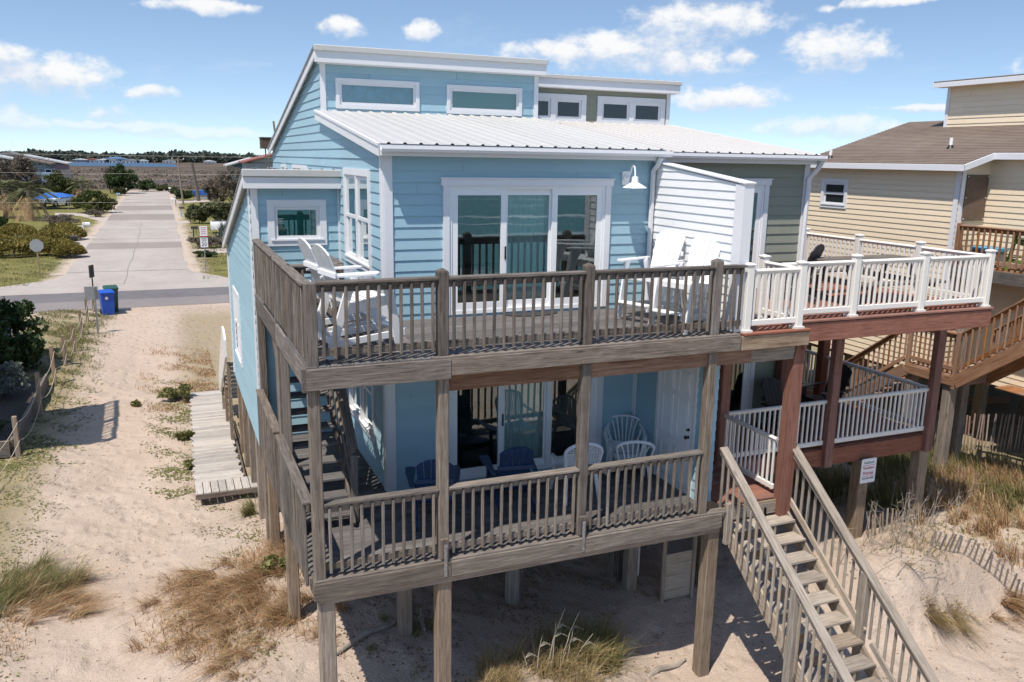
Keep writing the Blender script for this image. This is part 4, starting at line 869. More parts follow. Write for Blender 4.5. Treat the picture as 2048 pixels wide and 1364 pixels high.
# red posts; the front one is cut on the slant at its head
for x, y, z0, z1 in ((5.72, LY-.02, -.3, 2.42), (8.12, LY-.07, -.34, 2.42), (10.66, LY-.07, -.34, 2.42), (8.3, .75, -.3, 2.42), (10.62, 2.1, -.3, 2.42)): beam('post', (x, y, z0), (x, y, z1), .19 if y < 0 else .2, .14 if y < 0 else .2, 'wood_red', rd, (0, 1, 0), .012)
mb = MB(); mb.prism([(-.11, -.35), (.11, -.35), (.11, 2.66), (-.02, 2.66), (-.11, 2.05)], lambda a, c, d: (5.80+a, -2.36+d, c), -.075, .075); fp = mb.build('post', 'wood_red', rd)
fp.data.transform(Matrix.Rotation(R(90), 4, 'Y')); fp.matrix_basis = fp.matrix_basis @ Matrix.Rotation(R(-90), 4, 'Y')
mb = MB(); mb.lathe([(0, 0), (.028, 0), (.026, .012), (0, .016)], 10, Matrix.Translation((5.83, -2.44, 2.55)) @ Matrix.Rotation(R(90), 4, 'X')); mb.build('bolt', 'metal_steel', rd)
for x, y in ((9.06, LY-.0), (10.66, LY+.05), (5.7, -.6), (8.3, 1.2), (10.6, 2.2)): beam('pile', (x, y, H(x, y)-.6), (x, y, -.33), .24, .24, 'wood_pile', rd, (0, 1, 0), .015)
# white vinyl guards above
def vpost(x, y, z, h=.98):
    p_ = beam('rail_post', (x, y, z), (x, y, z+h), .115, .115, 'rail_white', rd, (0, 1, 0), .008)
    mb = MB(); mb.lathe([(.095, 0), (.10, .02), (.085, .03), (.0, .05)], 4, Matrix.Translation((x, y, z+h)) @ Matrix.Rotation(R(45), 4, 'Z')); mb.build('cap', 'rail_white', p_)
    mb = MB(); mb.box((x, y, z+.02), (.16, .16, .04)); mb.build('base_trim', 'rail_white', p_)
def vrail(a, c, **k): rail(rd, a, c, .93, 'rail_white', style='vinyl', bal=.038, sp=.118, z0=.09, **k)
fy = YF+.08; by = RY+.06
for x, y in ((4.76, fy), (5.72, fy), (5.70, by+.32), (7.28, by), (8.78, by), (10.34, by), (10.34, -.42), (10.34, 1.12), (10.34, 2.7), (10.34, 4.25)): vpost(x, y, ZU)
vrail((4.82, fy, ZU), (5.66, fy, ZU)); vrail((5.71, fy+.06, ZU), (5.70, by+.26, ZU)); vrail((5.78, by, ZU), (7.22, by, ZU)); vrail((7.34, by, ZU), (8.72, by, ZU)); vrail((8.84, by, ZU), (10.28, by, ZU))
for a, c in ((by+.06, -.48), (-.36, 1.06), (1.18, 2.64), (2.76, 4.19)): vrail((10.34, a, ZU), (10.34, c, ZU))
def grail(a, c, sp=.112): rail(rd, a, c, .95, 'rail_white', style='vinyl', bal=.034, sp=sp, z0=.08)
grail((5.72, -2.22, 0), (5.72, LY-.1, 0)); grail((5.8, LY-.02, 0), (8.03, LY-.02, 0)); grail((8.22, LY-.02, 0), (10.58, LY-.02, 0)); grail((10.66, LY+.05, 0), (10.66, 2.0, 0)); grail((10.66, 2.2, 0), (10.66, 3.5, 0))

# ---------------------------------------------------------------- beach stairs
bs = thing('beach_stairs', (5.25, -4, -2.7), 'sun-bleached wooden stairs with handrails leading down to the sand', 'staircase'); BT = 'wood_tan'
N = 13; rise, run = .2, .262; y0, zt = -2.36, -.09
for k in range(1, N+1):
    y = y0-(k-.5)*run; z = zt-k*rise
    beam('tread', (4.72, y, z-.02), (5.86, y, z-.02), .285, .04, BT, bs)
sl_ = rise/run; ye = y0-N*run-.1
for x in (4.70, 5.88): beam('stringer', (x, y0+.02, zt-.22), (x, ye, zt-.22+sl_*(ye-y0)), .04, .24, BT, bs)
for x in (5.1, 5.48):
    mb = MB(); pts = [(y0, zt-.05)]
    for k in range(N): pts += [(y0-k*run, zt-(k+1)*rise-.04), (y0-(k+1)*run, zt-(k+1)*rise-.04)]
    pts += [(y0-N*run, zt-N*rise-.3), (y0, zt-.42)]; mb.prism(pts, lambda a, c, d: (d, a, c), x-.02, x+.02); mb.build('sawtooth_stringer', BT, bs)
beam('riser_board', (4.68, y0+.03, -.16), (5.86, y0+.03, -.16), .03, .2, BT, bs)
for x in (4.66, 5.92):
    a = Vector((x, y0+.1, zt+.0)); e = Vector((x, ye, zt+sl_*(ye-y0-.1)))
    tp = beam('handrail', a+Vector((0, 0, .96)), e+Vector((0, 0, .96)), .085, .10, BT, bs); beam('cap_rail', a+Vector((0, 0, 1.02)), e+Vector((0, 0, 1.02)), .14, .036, BT, bs)
    if x > 5: beam('lower_rail', a+Vector((0, 0, .14)), a.lerp(e, .52)+Vector((0, 0, .14)), .036, .1, BT, bs); beam('lower_rail', a.lerp(e, .56)+Vector((0, 0, .14)), e+Vector((0, 0, .14)), .036, .1, BT, bs)
    nb = 25
    for i in range(nb):
        p_ = a.lerp(e, (i+.5)/nb); sgn = .05 if x > 5 else -.05
        beam('baluster', p_+Vector((sgn*.7, 0, -.12 if x < 5 else .1)), p_+Vector((sgn*.7, 0, .93)), .036, .036, BT, tp, (1, 0, 0))
    for t in (.5, .98):
        p_ = a.lerp(e, t); beam('post', (x, p_.y, H(x, p_.y)-.4), (x, p_.y, p_.z+.98), .13, .13, BT, bs, (0, 1, 0), .015)
beam('ledger_block', (4.66, -2.5, -.55), (4.66, -2.5, .12), .1, .08, BT, bs, (0, 1, 0))
# boardwalk ramp beside the annex
bw = thing('boardwalk', (-2.2, 10, -2.4), 'bleached plank walkway lying on sand beside the blue annex', 'boardwalk'); W_ = 'wood_walk'
n = 62
for i in range(n):
    y = 7.0+i*(8.7/n); zz = -2.12-.004*i; off = .03*math.sin(i*1.7)+random.uniform(-.012, .012); r_ = -1.70+.14*sstep(9, 14, y)
    beam('plank', (-2.76+off+.18*(i/n), y, zz), (r_+off, y, zz), 8.7/n-.012, .035, W_, bw)
for i in range(8): x = -2.74+i*.165; beam('plank', (x+.07, 6.28, -2.14), (x+.07, 6.96, -2.13), .15, .035, W_, bw)
for x in (-2.68, -1.65): beam('bearer', (x, 6.3, -2.22), (x+.1, 15.6, -2.42), .05, .12, 'wood_grey', bw)
beam('end_board', (-2.76, 6.27, -2.2), (-1.42, 6.27, -2.2), .035, .11, 'wood_grey', bw)
# side stair with white stringers behind the annex
ws = thing('side_stairs', (-1.7, 11, -2.4), 'off-white stair flank with slatted underside at the annex rear', 'staircase')
mb = MB(); mb.prism([(9.75, .55), (10.2, .75), (10.6, .75), (13.6, -1.3), (13.6, -1.75), (13.2, -1.75), (9.75, .1)], lambda a, c, d: (-1.76+d, a, c), -.025, .025); mb.build('side_panel', 'rail_white', ws)
for k in range(9): beam('tread', (-1.72, 10.2+k*.32, -.2-k*.2), (-.9, 10.2+k*.32, -.2-k*.2), .26, .04, 'wood_tan', ws)
for y, z in ((10.0, -.1), (11.8, -.9), (13.2, -1.6)): beam('post', (-1.70, y, H(-1.70, y)-.3), (-1.70, y, z), .09, .09, 'wood_pile', ws, (0, 1, 0))
for k in range(9): beam('lattice_slat', (-1.66, 9.9, -2.2+k*.2), (-1.66, 12.6-k*.28, -2.2+k*.2), .02, .05, 'wood_pile', ws)

# ---------------------------------------------------------------- chairs
def adirondack(label, mat, tall=False, group=None, width=.56):
    t = thing('adirondack_chair', (0, 0, 0), label, 'chair', group); hs = .70 if tall else .36; w2 = width/2
    # seat slats, front is -y
    for k in range(6):
        y = -.27+k*.088; z = hs+.03-k*.014-(.02 if k == 0 else 0); beam('seat_slat', (-w2, y, z), (w2, y, z), .078, .022, mat, t)
    # fan back, leaning backwards
    M_ = Matrix.Translation((0, .20, hs-.10)) @ Matrix.Rotation(R(-22), 4, 'X')
    nsl = 5; pw_ = .098
    for i in range(nsl):
        xc = (i-(nsl-1)/2)*(pw_+.008); b0, b1 = xc*.82-pw_*.40, xc*.82+pw_*.40; pts = [(b0, 0), (b1, 0)]
        for j in range(5):
            x = xc+pw_/2-pw_*j/4; pts.append((x, .60+.24*math.sqrt(max(0, 1-(x/.30)**2))))
        mb = MB(); mb.prism(pts, lambda a, c, d: tuple(M_ @ Vector((a, d, c))), -.01, .01); mb.build('back_slat', mat, t)
    for zz, ww in ((.12, .5), (.46, .56)): p_ = M_ @ Vector((0, .03, zz)); beam('back_brace', p_-Vector((ww/2, 0, 0)), p_+Vector((ww/2, 0, 0)), .03, .07, mat, t)
    za = hs+.22
    for s in (-1, 1):
        mb = MB(); pts = [(-.42, -.06), (-.38, -.085), (-.2, -.085), (.1, -.05), (.36, -.03), (.36, .03), (.1, .04), (-.2, .065), (-.38, .07), (-.42, .05)]
        mb.prism(pts, lambda a, c, d: (s*(w2+.045)+c*s*-1, a, d), za-.012, za+.012); mb.build('arm', mat, t)
        if tall:
            beam('leg', (s*(w2+.02), -.44, 0), (s*(w2+.02), -.27, za-.012), .03, .11, mat, t, (0, 1, 0)); beam('leg', (s*(w2+.02), .52, 0), (s*(w2+.02), .22, za-.012), .03, .11, mat, t, (0, 1, 0))
            beam('side_rail', (s*(w2-.015), -.30, hs-.03), (s*(w2-.015), .26, hs-.12), .03, .11, mat, t); beam('stretcher', (s*(w2-.01), -.52, .24), (s*(w2-.01), .46, .17), .028, .09, mat, t)
            mb = MB(); mb.prism([(-.33, za-.03), (-.16, za-.03), (-.24, za-.2)], lambda a, c, d: (s*(w2+.045)+d, a, c), -.012, .012); mb.build('bracket', mat, t)
        else:
            beam('leg', (s*(w2+.02), -.26, 0), (s*(w2+.02), -.26, za-.012), .026, .1, mat, t, (0, 1, 0)); beam('leg', (s*(w2-.02), -.32, hs-.03), (s*(w2-.02), .62, .05), .026, .11, mat, t)
    if tall:
        for k in range(2): beam('footrest', (-w2, -.50+k*.085, .29), (w2, -.50+k*.085, .285), .075, .022, mat, t)
        beam('stretcher', (-w2, .43, .19), (w2, .43, .19), .028, .08, mat, t); beam('seat_front', (-w2, -.31, hs-.03), (w2, -.31, hs-.03), .025, .09, mat, t)
    else: beam('seat_front', (-w2, -.31, hs-.04), (w2, -.31, hs-.04), .022, .08, mat, t)
    return t
def place(o, x, y, z, deg):
    W = Matrix.Translation((x, y, z)) @ Matrix.Rotation(R(deg), 4, 'Z'); o.matrix_basis = W; return o
def copyat(o, x, y, z, deg, label):
    c = copytree(o, Matrix.Translation((x, y, z)) @ Matrix.Rotation(R(deg), 4, 'Z')); c['label'] = label; return c
grp = 'tall white deck chairs'
wa = adirondack('tall white deck chair standing hard by the corner post of the grey deck', 'chair_white', True, grp); place(wa, -.80, -1.80, ZU, 101)
copyat(wa, -.86, -1.02, ZU, 98, 'tall white deck chair in front of the stairwell guard')
copyat(wa, 4.0, -1.05, ZU, -66, 'tall white deck chair below the wall lamp, beside the vinyl wall')
copyat(wa, 4.10, -1.86, ZU, -68, 'tall white deck chair at the outer end of the vinyl wall')
nv = adirondack('navy adirondack chair with its back to the first lower balustrade bay', 'navy_plastic', False, 'navy chairs on the lower deck'); place(nv, .42, -1.05, 0, 165)
copyat(nv, 1.68, -.95, 0, 170, 'navy adirondack chair in front of the lower glass doors')
bk = adirondack('black adirondack chair against the wall of the lower red deck', 'black_plastic', False, 'black chairs on the red deck'); place(bk, 7.95, .10, 0, 8)
copyat(bk, 9.6, .9, 0, -85, 'black adirondack chair behind the red posts at the deck side')
ch = adirondack('charcoal adirondack chair beside the picnic table', 'charcoal_plastic', False); place(ch, 7.55, -.1, ZU, 205)
gc = adirondack('lime green adirondack chair on the brown deck of the beige house', 'green_plastic', True); 
def monoblock(label, group, high=False):
    mat = 'resin_white'; t = thing('plastic_chair', (0, 0, 0), label, 'chair', group); wd = .27; hs = .42
    mb = MB(); V = []; n = 10
    for j in range(n+1):
        for i in range(n+1):
            x = -wd+2*wd*i/n; y = -.27+.5*j/n; z = hs+.02*(x/wd)**2-.03*math.sin(math.pi*j/n)+(-.02*(1-j/2)**2 if j < 2 else 0); V.append((x*(1-.1*j/n), y, z))
    F_ = [(j*(n+1)+i, j*(n+1)+i+1, (j+1)*(n+1)+i+1, (j+1)*(n+1)+i) for j in range(n) for i in range(n)]
    mb.add(V, F_); mb.add([(a, c_, d-.014) for a, c_, d in V], [f[::-1] for f in F_]); mb.build('seat', mat, t, True)
    hb = .98 if high else .84; wb = .30
    def bp(x, s): return (x, .24+.14*s, hs+(hb-hs)*s)
    pts = [bp(-wb*(.72+.28*math.sin(math.pi*min(1, s*1.1)*.5)), s) for s in (0, .25, .5, .72)]
    arch = [bp(wb*math.cos(a), .72+.28*math.sin(a)) for a in [math.pi-i*math.pi/10 for i in range(11)]]
    mb = MB(); mb.tube([bp(-wb*.72, 0), bp(-wb*.9, .3)]+arch+[bp(wb*.9, .3), bp(wb*.72, 0)], .026, 8, flat=.7); mb.build('back_frame', mat, t, True)
    if not high:
        for i in range(6):
            k = (i-2.5)/2.5; mb = MB(); mb.tube([bp(k*.13, 0), bp(k*.16, .35), bp(k*.20, .7), bp(k*.235, .72+.26*math.sqrt(1-(k*.78)**2))], .017, 6, flat=.45); mb.build('back_slat', mat, t, True)
    else:
        # woven back: crossing thin bars inside the arch
        for i in range(13):
            x = -.26+i*.0433; top = .72+.26*math.sqrt(max(0, 1-(x/wb)**2)); mb = MB(); mb.tube([bp(x*.85, .05), bp(x*.97, .5), bp(x, top)], .011, 5, flat=.5); mb.build('back_slat', mat, t)
        for i in range(12): s = .36+i*.05; hwd = wb*(1 if s < .72 else math.sqrt(max(.02, 1-((s-.72)/.28)**2)))*.97; mb = MB(); mb.tube([bp(-hwd, s), bp(hwd, s)], .010, 5, flat=.6); mb.build('back_slat', mat, t)
    for s in (-1, 1):
        mb = MB(); mb.tube([(s*.27, .31, hs+.30), (s*.32, .16, hs+.25), (s*.335, -.05, hs+.225), (s*.325, -.22, hs+.21), (s*.30, -.28, hs+.16), (s*.285, -.285, hs)], [.026, .03, .032, .032, .03, .028], 8, flat=.6); mb.build('arm', mat, t, True)
        mb = MB(); mb.tube([(s*.27, -.26, hs+.02), (s*.30, -.32, 0)], [.034, .024], 7); mb.build('leg', mat, t, True); mb = MB(); mb.tube([(s*.24, .24, hs+.02), (s*.27, .36, 0)], [.034, .024], 7); mb.build('leg', mat, t, True)
    return t
pc = monoblock('white slatted plastic armchair by the closet door', 'slatted plastic chairs'); place(pc, 3.80, -1.0, 0, 160)
copyat(pc, 4.02, -.42, 0, -28, 'white slatted plastic armchair tucked into the blue wall corner')
ph = monoblock('white woven-back plastic armchair before the lower glass doors', None, True); place(ph, 2.72, -1.15, 0, 172)
# door mat and picnic table
mb = MB(); mb.prism([(.48*math.cos(a), -.30*math.sin(a)) for a in [i*math.pi/14 for i in range(15)]], lambda a, c, d: (2.35+a, -.06+c, ZU+d), .002, .016); dm = mb.build('door_mat', 'mat_dark'); tag(dm, 'dark half-round door mat before the upper sliding door', 'mat')
pt = thing('picnic_table', (8.6, -.7, ZU), 'weathered grey picnic table behind the white upper balustrade', 'table')
for i in range(6): beam('top_board', (7.7, -1.15+i*.15, ZU+.76), (9.75, -1.15+i*.15, ZU+.76), .14, .036, 'wood_grey', pt)
for y in (-1.6, .1):
    for k in range(2): beam('bench_board', (7.75, y+k*.15, ZU+.44), (9.7, y+k*.15, ZU+.44), .14, .036, 'wood_grey', pt)
for x in (8.0, 9.45):
    for s in (-1, 1): beam('leg', (x, -.77+s*.2, ZU+.74), (x, -.77+s*.62, ZU), .04, .1, 'wood_grey', pt, (1, 0, 0))
    beam('crossbar', (x, -1.62, ZU+.4), (x, .22, ZU+.4), .04, .1, 'wood_grey', pt)

# ---------------------------------------------------------------- beneath the deck
QX, QY = 4.98, -.85; pn = thing('plywood_door', (QX, QY, -2.6), 'framed plywood panel standing on the sand beneath the grey deck', 'panel'); zb = H(QX, QY)
mb = MB(); mb.box((QX, QY+.01, zb+.46), (.56, .02, .86)); mb.build('sheet', 'wood_ply', pn)
for x in (-.31, .31): beam('stile', (QX+x, QY, zb-.05), (QX+x, QY, -.34), .07, .05, 'wood_pile', pn, (0, 1, 0))
for z in (-1.15, -.75): beam('brace', (QX-.3, QY+.05, z), (QX-.65, QY+1.2, z+.1), .04, .1, 'wood_pile', pn)
pv = thing('drain_pipes', (4.4, -.2, -2.4), 'white upright drain pipe below the lower deck floor', 'pipe')
for x, y, r in ((4.42, -.22, .055), (4.66, -.02, .035)):
    mb = MB(); mb.tube([(x, y, H(x, y)-.1), (x, y, -.05)], r, 12); mb.build('pipe', 'vinyl_white', pv, True)
beam('backing_board', (4.3, -.08, H(4.3, -.08)-.1), (4.3, -.08, -.3), .2, .03, 'wood_grey', pv, (0, 1, 0))
sg = thing('rental_sign', (9.1, -.95, -.6), 'white rental sign with red lettering fixed to a red deck pile', 'sign'); SY = LY-.145
mb = MB(); prof = []
for cx_, cz, a0 in ((.155, .215, 0), (-.155, .215, 90), (-.155, -.215, 180), (.155, -.215, 270)):
    for j in range(5): a = R(a0+j*22.5); prof.append((cx_+.03*math.cos(a), cz+.03*math.sin(a)))
SX, SZ = 9.12, -.53; mb.prism(prof, lambda a, c, d: (SX+a, SY+d, SZ+c), 0, .006); mb.build('board', 'sign_white', sg)
RW = lambda dz: Matrix.Translation((SX, SY-.002, SZ+dz)) @ Matrix.Rotation(R(90), 4, 'X')
text('SeaShore', .068, 'text_green', RW(.165), sg); text('Vacation', .082, 'text_red', RW(.06), sg); text('Rental', .10, 'text_red', RW(-.045), sg); text('910-328-3400', .05, 'text_black', RW(-.155), sg)
mb = MB(); mb.box((SX, SY-.002, SZ+.112), (.3, .003, .006)); mb.box((SX, SY-.002, SZ-.108), (.3, .003, .006)); mb.build('rule_line', 'text_red', sg)
# ---------------------------------------------------------------- sand fences
def sandfence(label, pts, hgt=.95, sp=.075, lean=0., mat='wood_slat', seed=1, sink=.1):
    rg = random.Random(seed); t = thing('sand_fence', (pts[0][0], pts[0][1], H(*pts[0])), label, 'fence'); pos = []
    for (a, c) in zip(pts[:-1], pts[1:]):
        a, c = Vector(a), Vector(c); n = max(1, int((c-a).length/sp))
        for i in range(n): pos.append((a.lerp(c, i/n), (c-a).normalized()))
    tops = []
    for p_, u in pos:
        z = H(p_.x, p_.y); h = hgt*rg.uniform(.93, 1.04); l = Vector((-u.y, u.x))*lean*h+u*rg.uniform(-.05, .05)*h
        a = Vector((p_.x, p_.y, z-sink)); e = Vector((p_.x+l.x, p_.y+l.y, z-sink+h*math.sqrt(max(.1, 1-lean*lean)))); beam('slat', a, e, .036, .01, mat, t, (-u.y, u.x, 0), .002); tops.append((a, e))
    for f in (.2, .5, .82):
        mb = MB(); mb.tube([a.lerp(e, f) for a, e in tops], .003, 4, False); mb.build('wire', 'metal_dark', t)
    return t
sandfence('upright reddish slat sand fence under the brown stairs', [(14.2, 1.9), (15.0, 1.55), (16.0, 1.05), (17.2, .6), (18.5, .2)], 1.05, .085, seed=2)
sandfence('short grey sand fence beside the pile with the rental sign', [(9.3, -.95), (9.7, -1.0), (10.05, -1.15)], .55, .08, .1, 'wood_pile', 3)
sandfence('leaning bleached sand fence half buried on the sand bank', [(10.0, -1.75), (10.45, -2.0), (10.9, -2.35), (11.3, -2.75), (11.7, -3.3)], .62, .085, -.45, 'wood_walk', 4)

# ---------------------------------------------------------------- beige neighbour
bh = thing('beige_house', (18, 5, -2), 'beige clapboard neighbour house with brown shingle roof', 'house'); BX, BY = 14.5, 2.3
MBL = wframe((BX, 0, 0), (0, -1, 0)); MBF = wframe((BX, BY, 0), (1, 0, 0)); be = .138
wall(bh, MBL, [[(-7.5, -.0), (-BY, -.0), (-BY, 5.12), (-7.5, 5.12)]], [(-6.72, -5.92, 4.08, 4.68)], 'siding_beige', be, name='side_wall', seed=51, maxlen=4.2)
wall(bh, MBF, [[(0, .0), (.92, .0), (.92, 5.40), (0, 5.14)]], [], 'siding_beige', be, name='front_wall', seed=52, maxlen=4.2)
MBW = wframe((15.42, 0, 0), (0, -1, 0)); wall(bh, MBW, [[(-BY, .0), (4.2, .0), (4.2, 5.42), (-BY, 5.42)]], [], 'siding_beige', be, name='wing_wall', seed=56, maxlen=4.2)
mb = MB(); mb.box((20, -4.2, 2.7), (9.2, .05, 5.4)); mb.build('wing_front_wall', 'siding_beige', bh)
window(bh, MBL, -6.82, -5.82, 3.98, 4.78, .1, 1, True, blind=None, gl='car_glass'); 
mb = MB(); mb.box((.50, -.04, 4.45), (.72, .02, 1.08), MBF); mb.box((.50, -.052, 4.45), (.46, .01, .02), MBF); sc_ = mb.build('storm_panel', 'mesh_brown', bh)
for dx in (-.33, .33):
    for dz in (-.5, 0, .5):
        mb = MB(); mb.lathe([(0, 0), (.014, 0), (.01, .01), (0, .012)], 8, MBF @ Matrix.Translation((.50+dx, -.05, 4.45+dz)) @ Matrix.Rotation(R(90), 4, 'X')); mb.build('bolt', 'sign_white', sc_)
mb = MB(); mb.box((.06, -.02, 2.55), (.12, .03, 5.1), MBF); mb.box((-BY-.06, -.02, 2.55), (.12, .03, 5.1), MBL); mb.build('corner_board', 'trim_white', bh)
asphalt('shingle', [(.35, (.115, .085, .066)), (.52, (.18, .137, .108)), (.68, (.25, .197, .16))], .6)
mm = MATS['shingle'].node_tree; q = NB(mm); 
# roof: side slope, front hip and ridge; courses of shingles laid as thin overlapping strips
rb = MB(); zr0, slp = 5.22, .30; ex0, ey0, ey1 = 14.2, 2.02, 7.6; xr = 18.4
zf = lambda x: zr0+slp*(x-ex0)
rb.add([(ex0, ey0, zr0), (15.14, ey0, zf(15.14)), (xr, ey0, zf(xr)), (xr, ey1, zf(xr)), (ex0, ey1, zr0)], [(0, 1, 2, 3, 4)]); rb.add([(15.14, -4.4, zf(15.14)), (xr, -4.4, zf(xr)), (xr, ey0, zf(xr)), (15.14, ey0, zf(15.14))], [(0, 1, 2, 3)])
rb.add([(xr, -4.4, zf(xr)), (26, -4.4, zf(xr)), (26, ey1, zf(xr)), (xr, ey1, zf(xr))], [(0, 1, 2, 3)])
roof = rb.build('roof', 'shingle', bh)
nC = 30
for k in range(nC):
    x0 = ex0+k*(xr-ex0)/nC; x1 = x0+(xr-ex0)/nC+.02; ys = ey0 if x0 < 15.1 else -4.4
    mb = MB(); mb.add([(x0, ys, zf(x0)+.022), (x0, ey1, zf(x0)+.022), (x1, ey1, zf(x1)+.008), (x1, ys, zf(x1)+.008), (x0, ys, zf(x0)), (x0, ey1, zf(x0))], [(0, 3, 2, 1), (0, 1, 5, 4)]); mb.build('shingle_course', 'shingle', roof)
beam('fascia', (ex0-.0, ey0, zr0-.075), (ex0-.0, ey1, zr0-.075), .03, .15, 'trim_white', roof); beam('rake_board', (ex0, ey0-.01, zr0-.07), (15.15, ey0-.01, zf(15.15)-.07), .03, .15, 'trim_white', roof); beam('fascia', (15.13, ey0, zf(15.13)-.075), (15.13, -4.4, zf(15.13)-.075), .03, .15, 'trim_white', roof)
mb = MB(); mb.box((14.36, 4.85, zr0-.11), (.3, 5.5, .02)); mb.box((15.28, -1.1, zf(15.13)-.10), (.3, 6.2, .02)); mb.build('soffit', 'siding_beige', roof)
for x, y in ((14.62, 6.75), (15.55, 3.6)):
    z = zr0+slp*(x-ex0); mb = MB(); mb.tube([(x, y, z), (x, y, z+.26)], .045, 10); vp_ = mb.build('vent_pipe', 'vinyl_white', roof, True); mb = MB(); mb.lathe([(.11, -.03), (.06, .06), (.05, .08)], 12, Matrix.Translation((x, y, z))); mb.build('flashing', 'metal_dark', vp_, True)
MT2 = wframe((17.62, 0, 0), (0, -1, 0)); wall(bh, MT2, [[(-5.65, 6.05), (3.0, 6.05), (3.0, 7.36), (-5.65, 7.36)]], [], 'siding_beige', .145, name='tower_wall', seed=54)
mb = MB(); mb.box((21.8, 5.62, 6.7), (8.3, .05, 1.3)); mb.build('tower_rear_wall', 'siding_beige', bh); mb = MB(); mb.box((-5.6, -.022, 6.7), (.1, .03, 1.3), MT2); mb.build('corner_board', 'trim_white', bh)
tr = beam('tower_roof', (17.30, 1.2, 7.47), (26, 1.2, 7.9), 9.4, .05, 'shingle', bh); beam('fascia', (17.29, 5.9, 7.39), (17.29, -3.5, 7.39), .03, .13, 'trim_white', tr); mb = MB(); mb.box((17.46, 1.2, 7.34), (.32, 9.3, .015)); mb.build('soffit', 'siding_beige', tr)
mb = MB(); mb.box((20.2, 6, -.05), (11.3, 7.3, .1)); mb.build('floor_slab', 'wood_grey', bh); mb = MB(); mb.box((20, 7.55, 2.6), (11, .05, 5.1)); mb.build('rear_wall', 'siding_beige', bh)
for x in (14.8, 16.6, 18.4):
    for y in (2.6, 5, 7.2): beam('pile', (x, y, H(x, y)-.6), (x, y, -.1), .24, .24, 'wood_pile', bh, (0, 1, 0), .015)
beam('base_board', (14.75, 5.2, -1.75), (20, 4.2, -1.75), .05, .5, 'wood_cedar', bh)
# its brown deck, stairs and landing
bd = thing('wooden_deck', (16, 1, -1.8), 'reddish brown cedar deck and stair flights of the beige house', 'deck'); CD = 'wood_cedar'; DZ = 2.88
planks(bd, 14.5, 15.40, -1.2, 2.27, DZ, 'x', mat=CD, seed=61); beam('rim_beam', (14.5, -1.2, 2.72), (14.5, 2.27, 2.72), .05, .28, 'wood_grey', bd); beam('rim_beam', (14.5, -1.22, 2.72), (15.4, -1.22, 2.72), .05, .28, CD, bd)
for y in (2.2, .35, -1.15): beam('post', (14.53, y, DZ-.2), (14.53, y, DZ+.98), .09, .09, CD, bd, (0, 1, 0))
rail(bd, (14.53, 2.15, DZ), (14.53, .40, DZ), .95, CD, sp=.15, bal=.042); rail(bd, (14.53, .30, DZ), (14.53, -1.1, DZ), .95, CD, sp=.15, bal=.042)
for x, y in ((14.7, -1.0), (17, -1.0), (14.7, 1.9)): beam('pile', (x, y, H(x, y)-.5), (x, y, 2.6), .22, .22, 'wood_pile', bd, (0, 1, 0), .015)
LZ = .68; planks(bd, 12.8, 13.85, .42, 1.75, LZ, 'x', mat=CD, seed=62)
beam('rim_beam', (12.8, .42, LZ-.13), (12.8, 1.75, LZ-.13), .05, .2, CD, bd); beam('rim_beam', (12.8, .42, LZ-.13), (13.9, .42, LZ-.13), .05, .2, CD, bd)
for x, y in ((12.83, .45), (12.83, 1.72), (13.9, .45)): beam('post', (x, y, LZ-.3), (x, y, LZ+.98), .09, .09, CD, bd, (0, 1, 0))
for x, y in ((12.95, .62), (13.7, .9), (12.95, 1.65)): beam('pile', (x, y, H(x, y)-.5), (x, y, LZ-.2), .22, .22, 'wood_pile', bd, (0, 1, 0), .015)
rail(bd, (12.83, .5, LZ), (12.83, 1.67, LZ), .95, CD, sp=.13)
nF = 11
for k in range(1, nF): y = .42-(k-.5)*.27; beam('tread', (12.82, y, LZ+k*.2-.02), (13.75, y, LZ+k*.2-.02), .28, .04, CD, bd)
for x in (12.8, 13.8): beam('stringer', (x, .42, LZ-.14), (x, .42-nF*.27, LZ+nF*.2-.14), .045, .28, CD, bd)
for x in (12.83, 13.8): rail(bd, (x, .36, LZ+.05), (x, .42-nF*.27, LZ+nF*.2), .95, CD, sp=.15)
planks(bd, 12.8, 14.5, -3.6, .42-nF*.27, DZ, 'x', mat=CD, seed=64); planks(bd, 14.5, 15.4, -3.6, -1.22, DZ, 'x', mat=CD, seed=65)
for x, y in ((12.9, -3.4), (12.9, -2.6)): beam('pile', (x, y, H(x, y)-.5), (x, y, DZ-.05), .2, .2, 'wood_pile', bd, (0, 1, 0), .015)
for k in range(1, 9): y = 1.75+(k-.5)*.27; beam('tread', (12.82, y, LZ-k*.2-.02), (13.75, y, LZ-k*.2-.02), .28, .04, CD, bd)
for x in (12.8, 13.8): beam('stringer', (x, 1.75, LZ-.15), (x, 1.75+9*.27, LZ-.15-9*.2), .045, .28, CD, bd)
rail(bd, (12.83, 1.8, LZ-.02), (12.83, 1.75+8.5*.27, LZ-8.5*.2), .95, CD, sp=.15)
LL = .1; planks(bd, 14.9, 20, -.6, 1.0, LL, 'x', mat=CD, seed=63); beam('rim_beam', (14.9, -.62, LL-.14), (20, -.62, LL-.14), .05, .24, CD, bd); rail(bd, (14.95, -.58, LL), (20, -.58, LL), .95, CD, sp=.15)
beam('brace', (14.95, -.5, LL-.2), (15.9, -.4, H(15.9, -.4)), .09, .09, 'wood_pile', bd); beam('pile', (14.95, -.5, H(14.95, -.5)-.4), (14.95, -.5, LL-.1), .1, .1, 'wood_pile', bd, (0, 1, 0))
place(gc, 14.98, .55, DZ, 168)
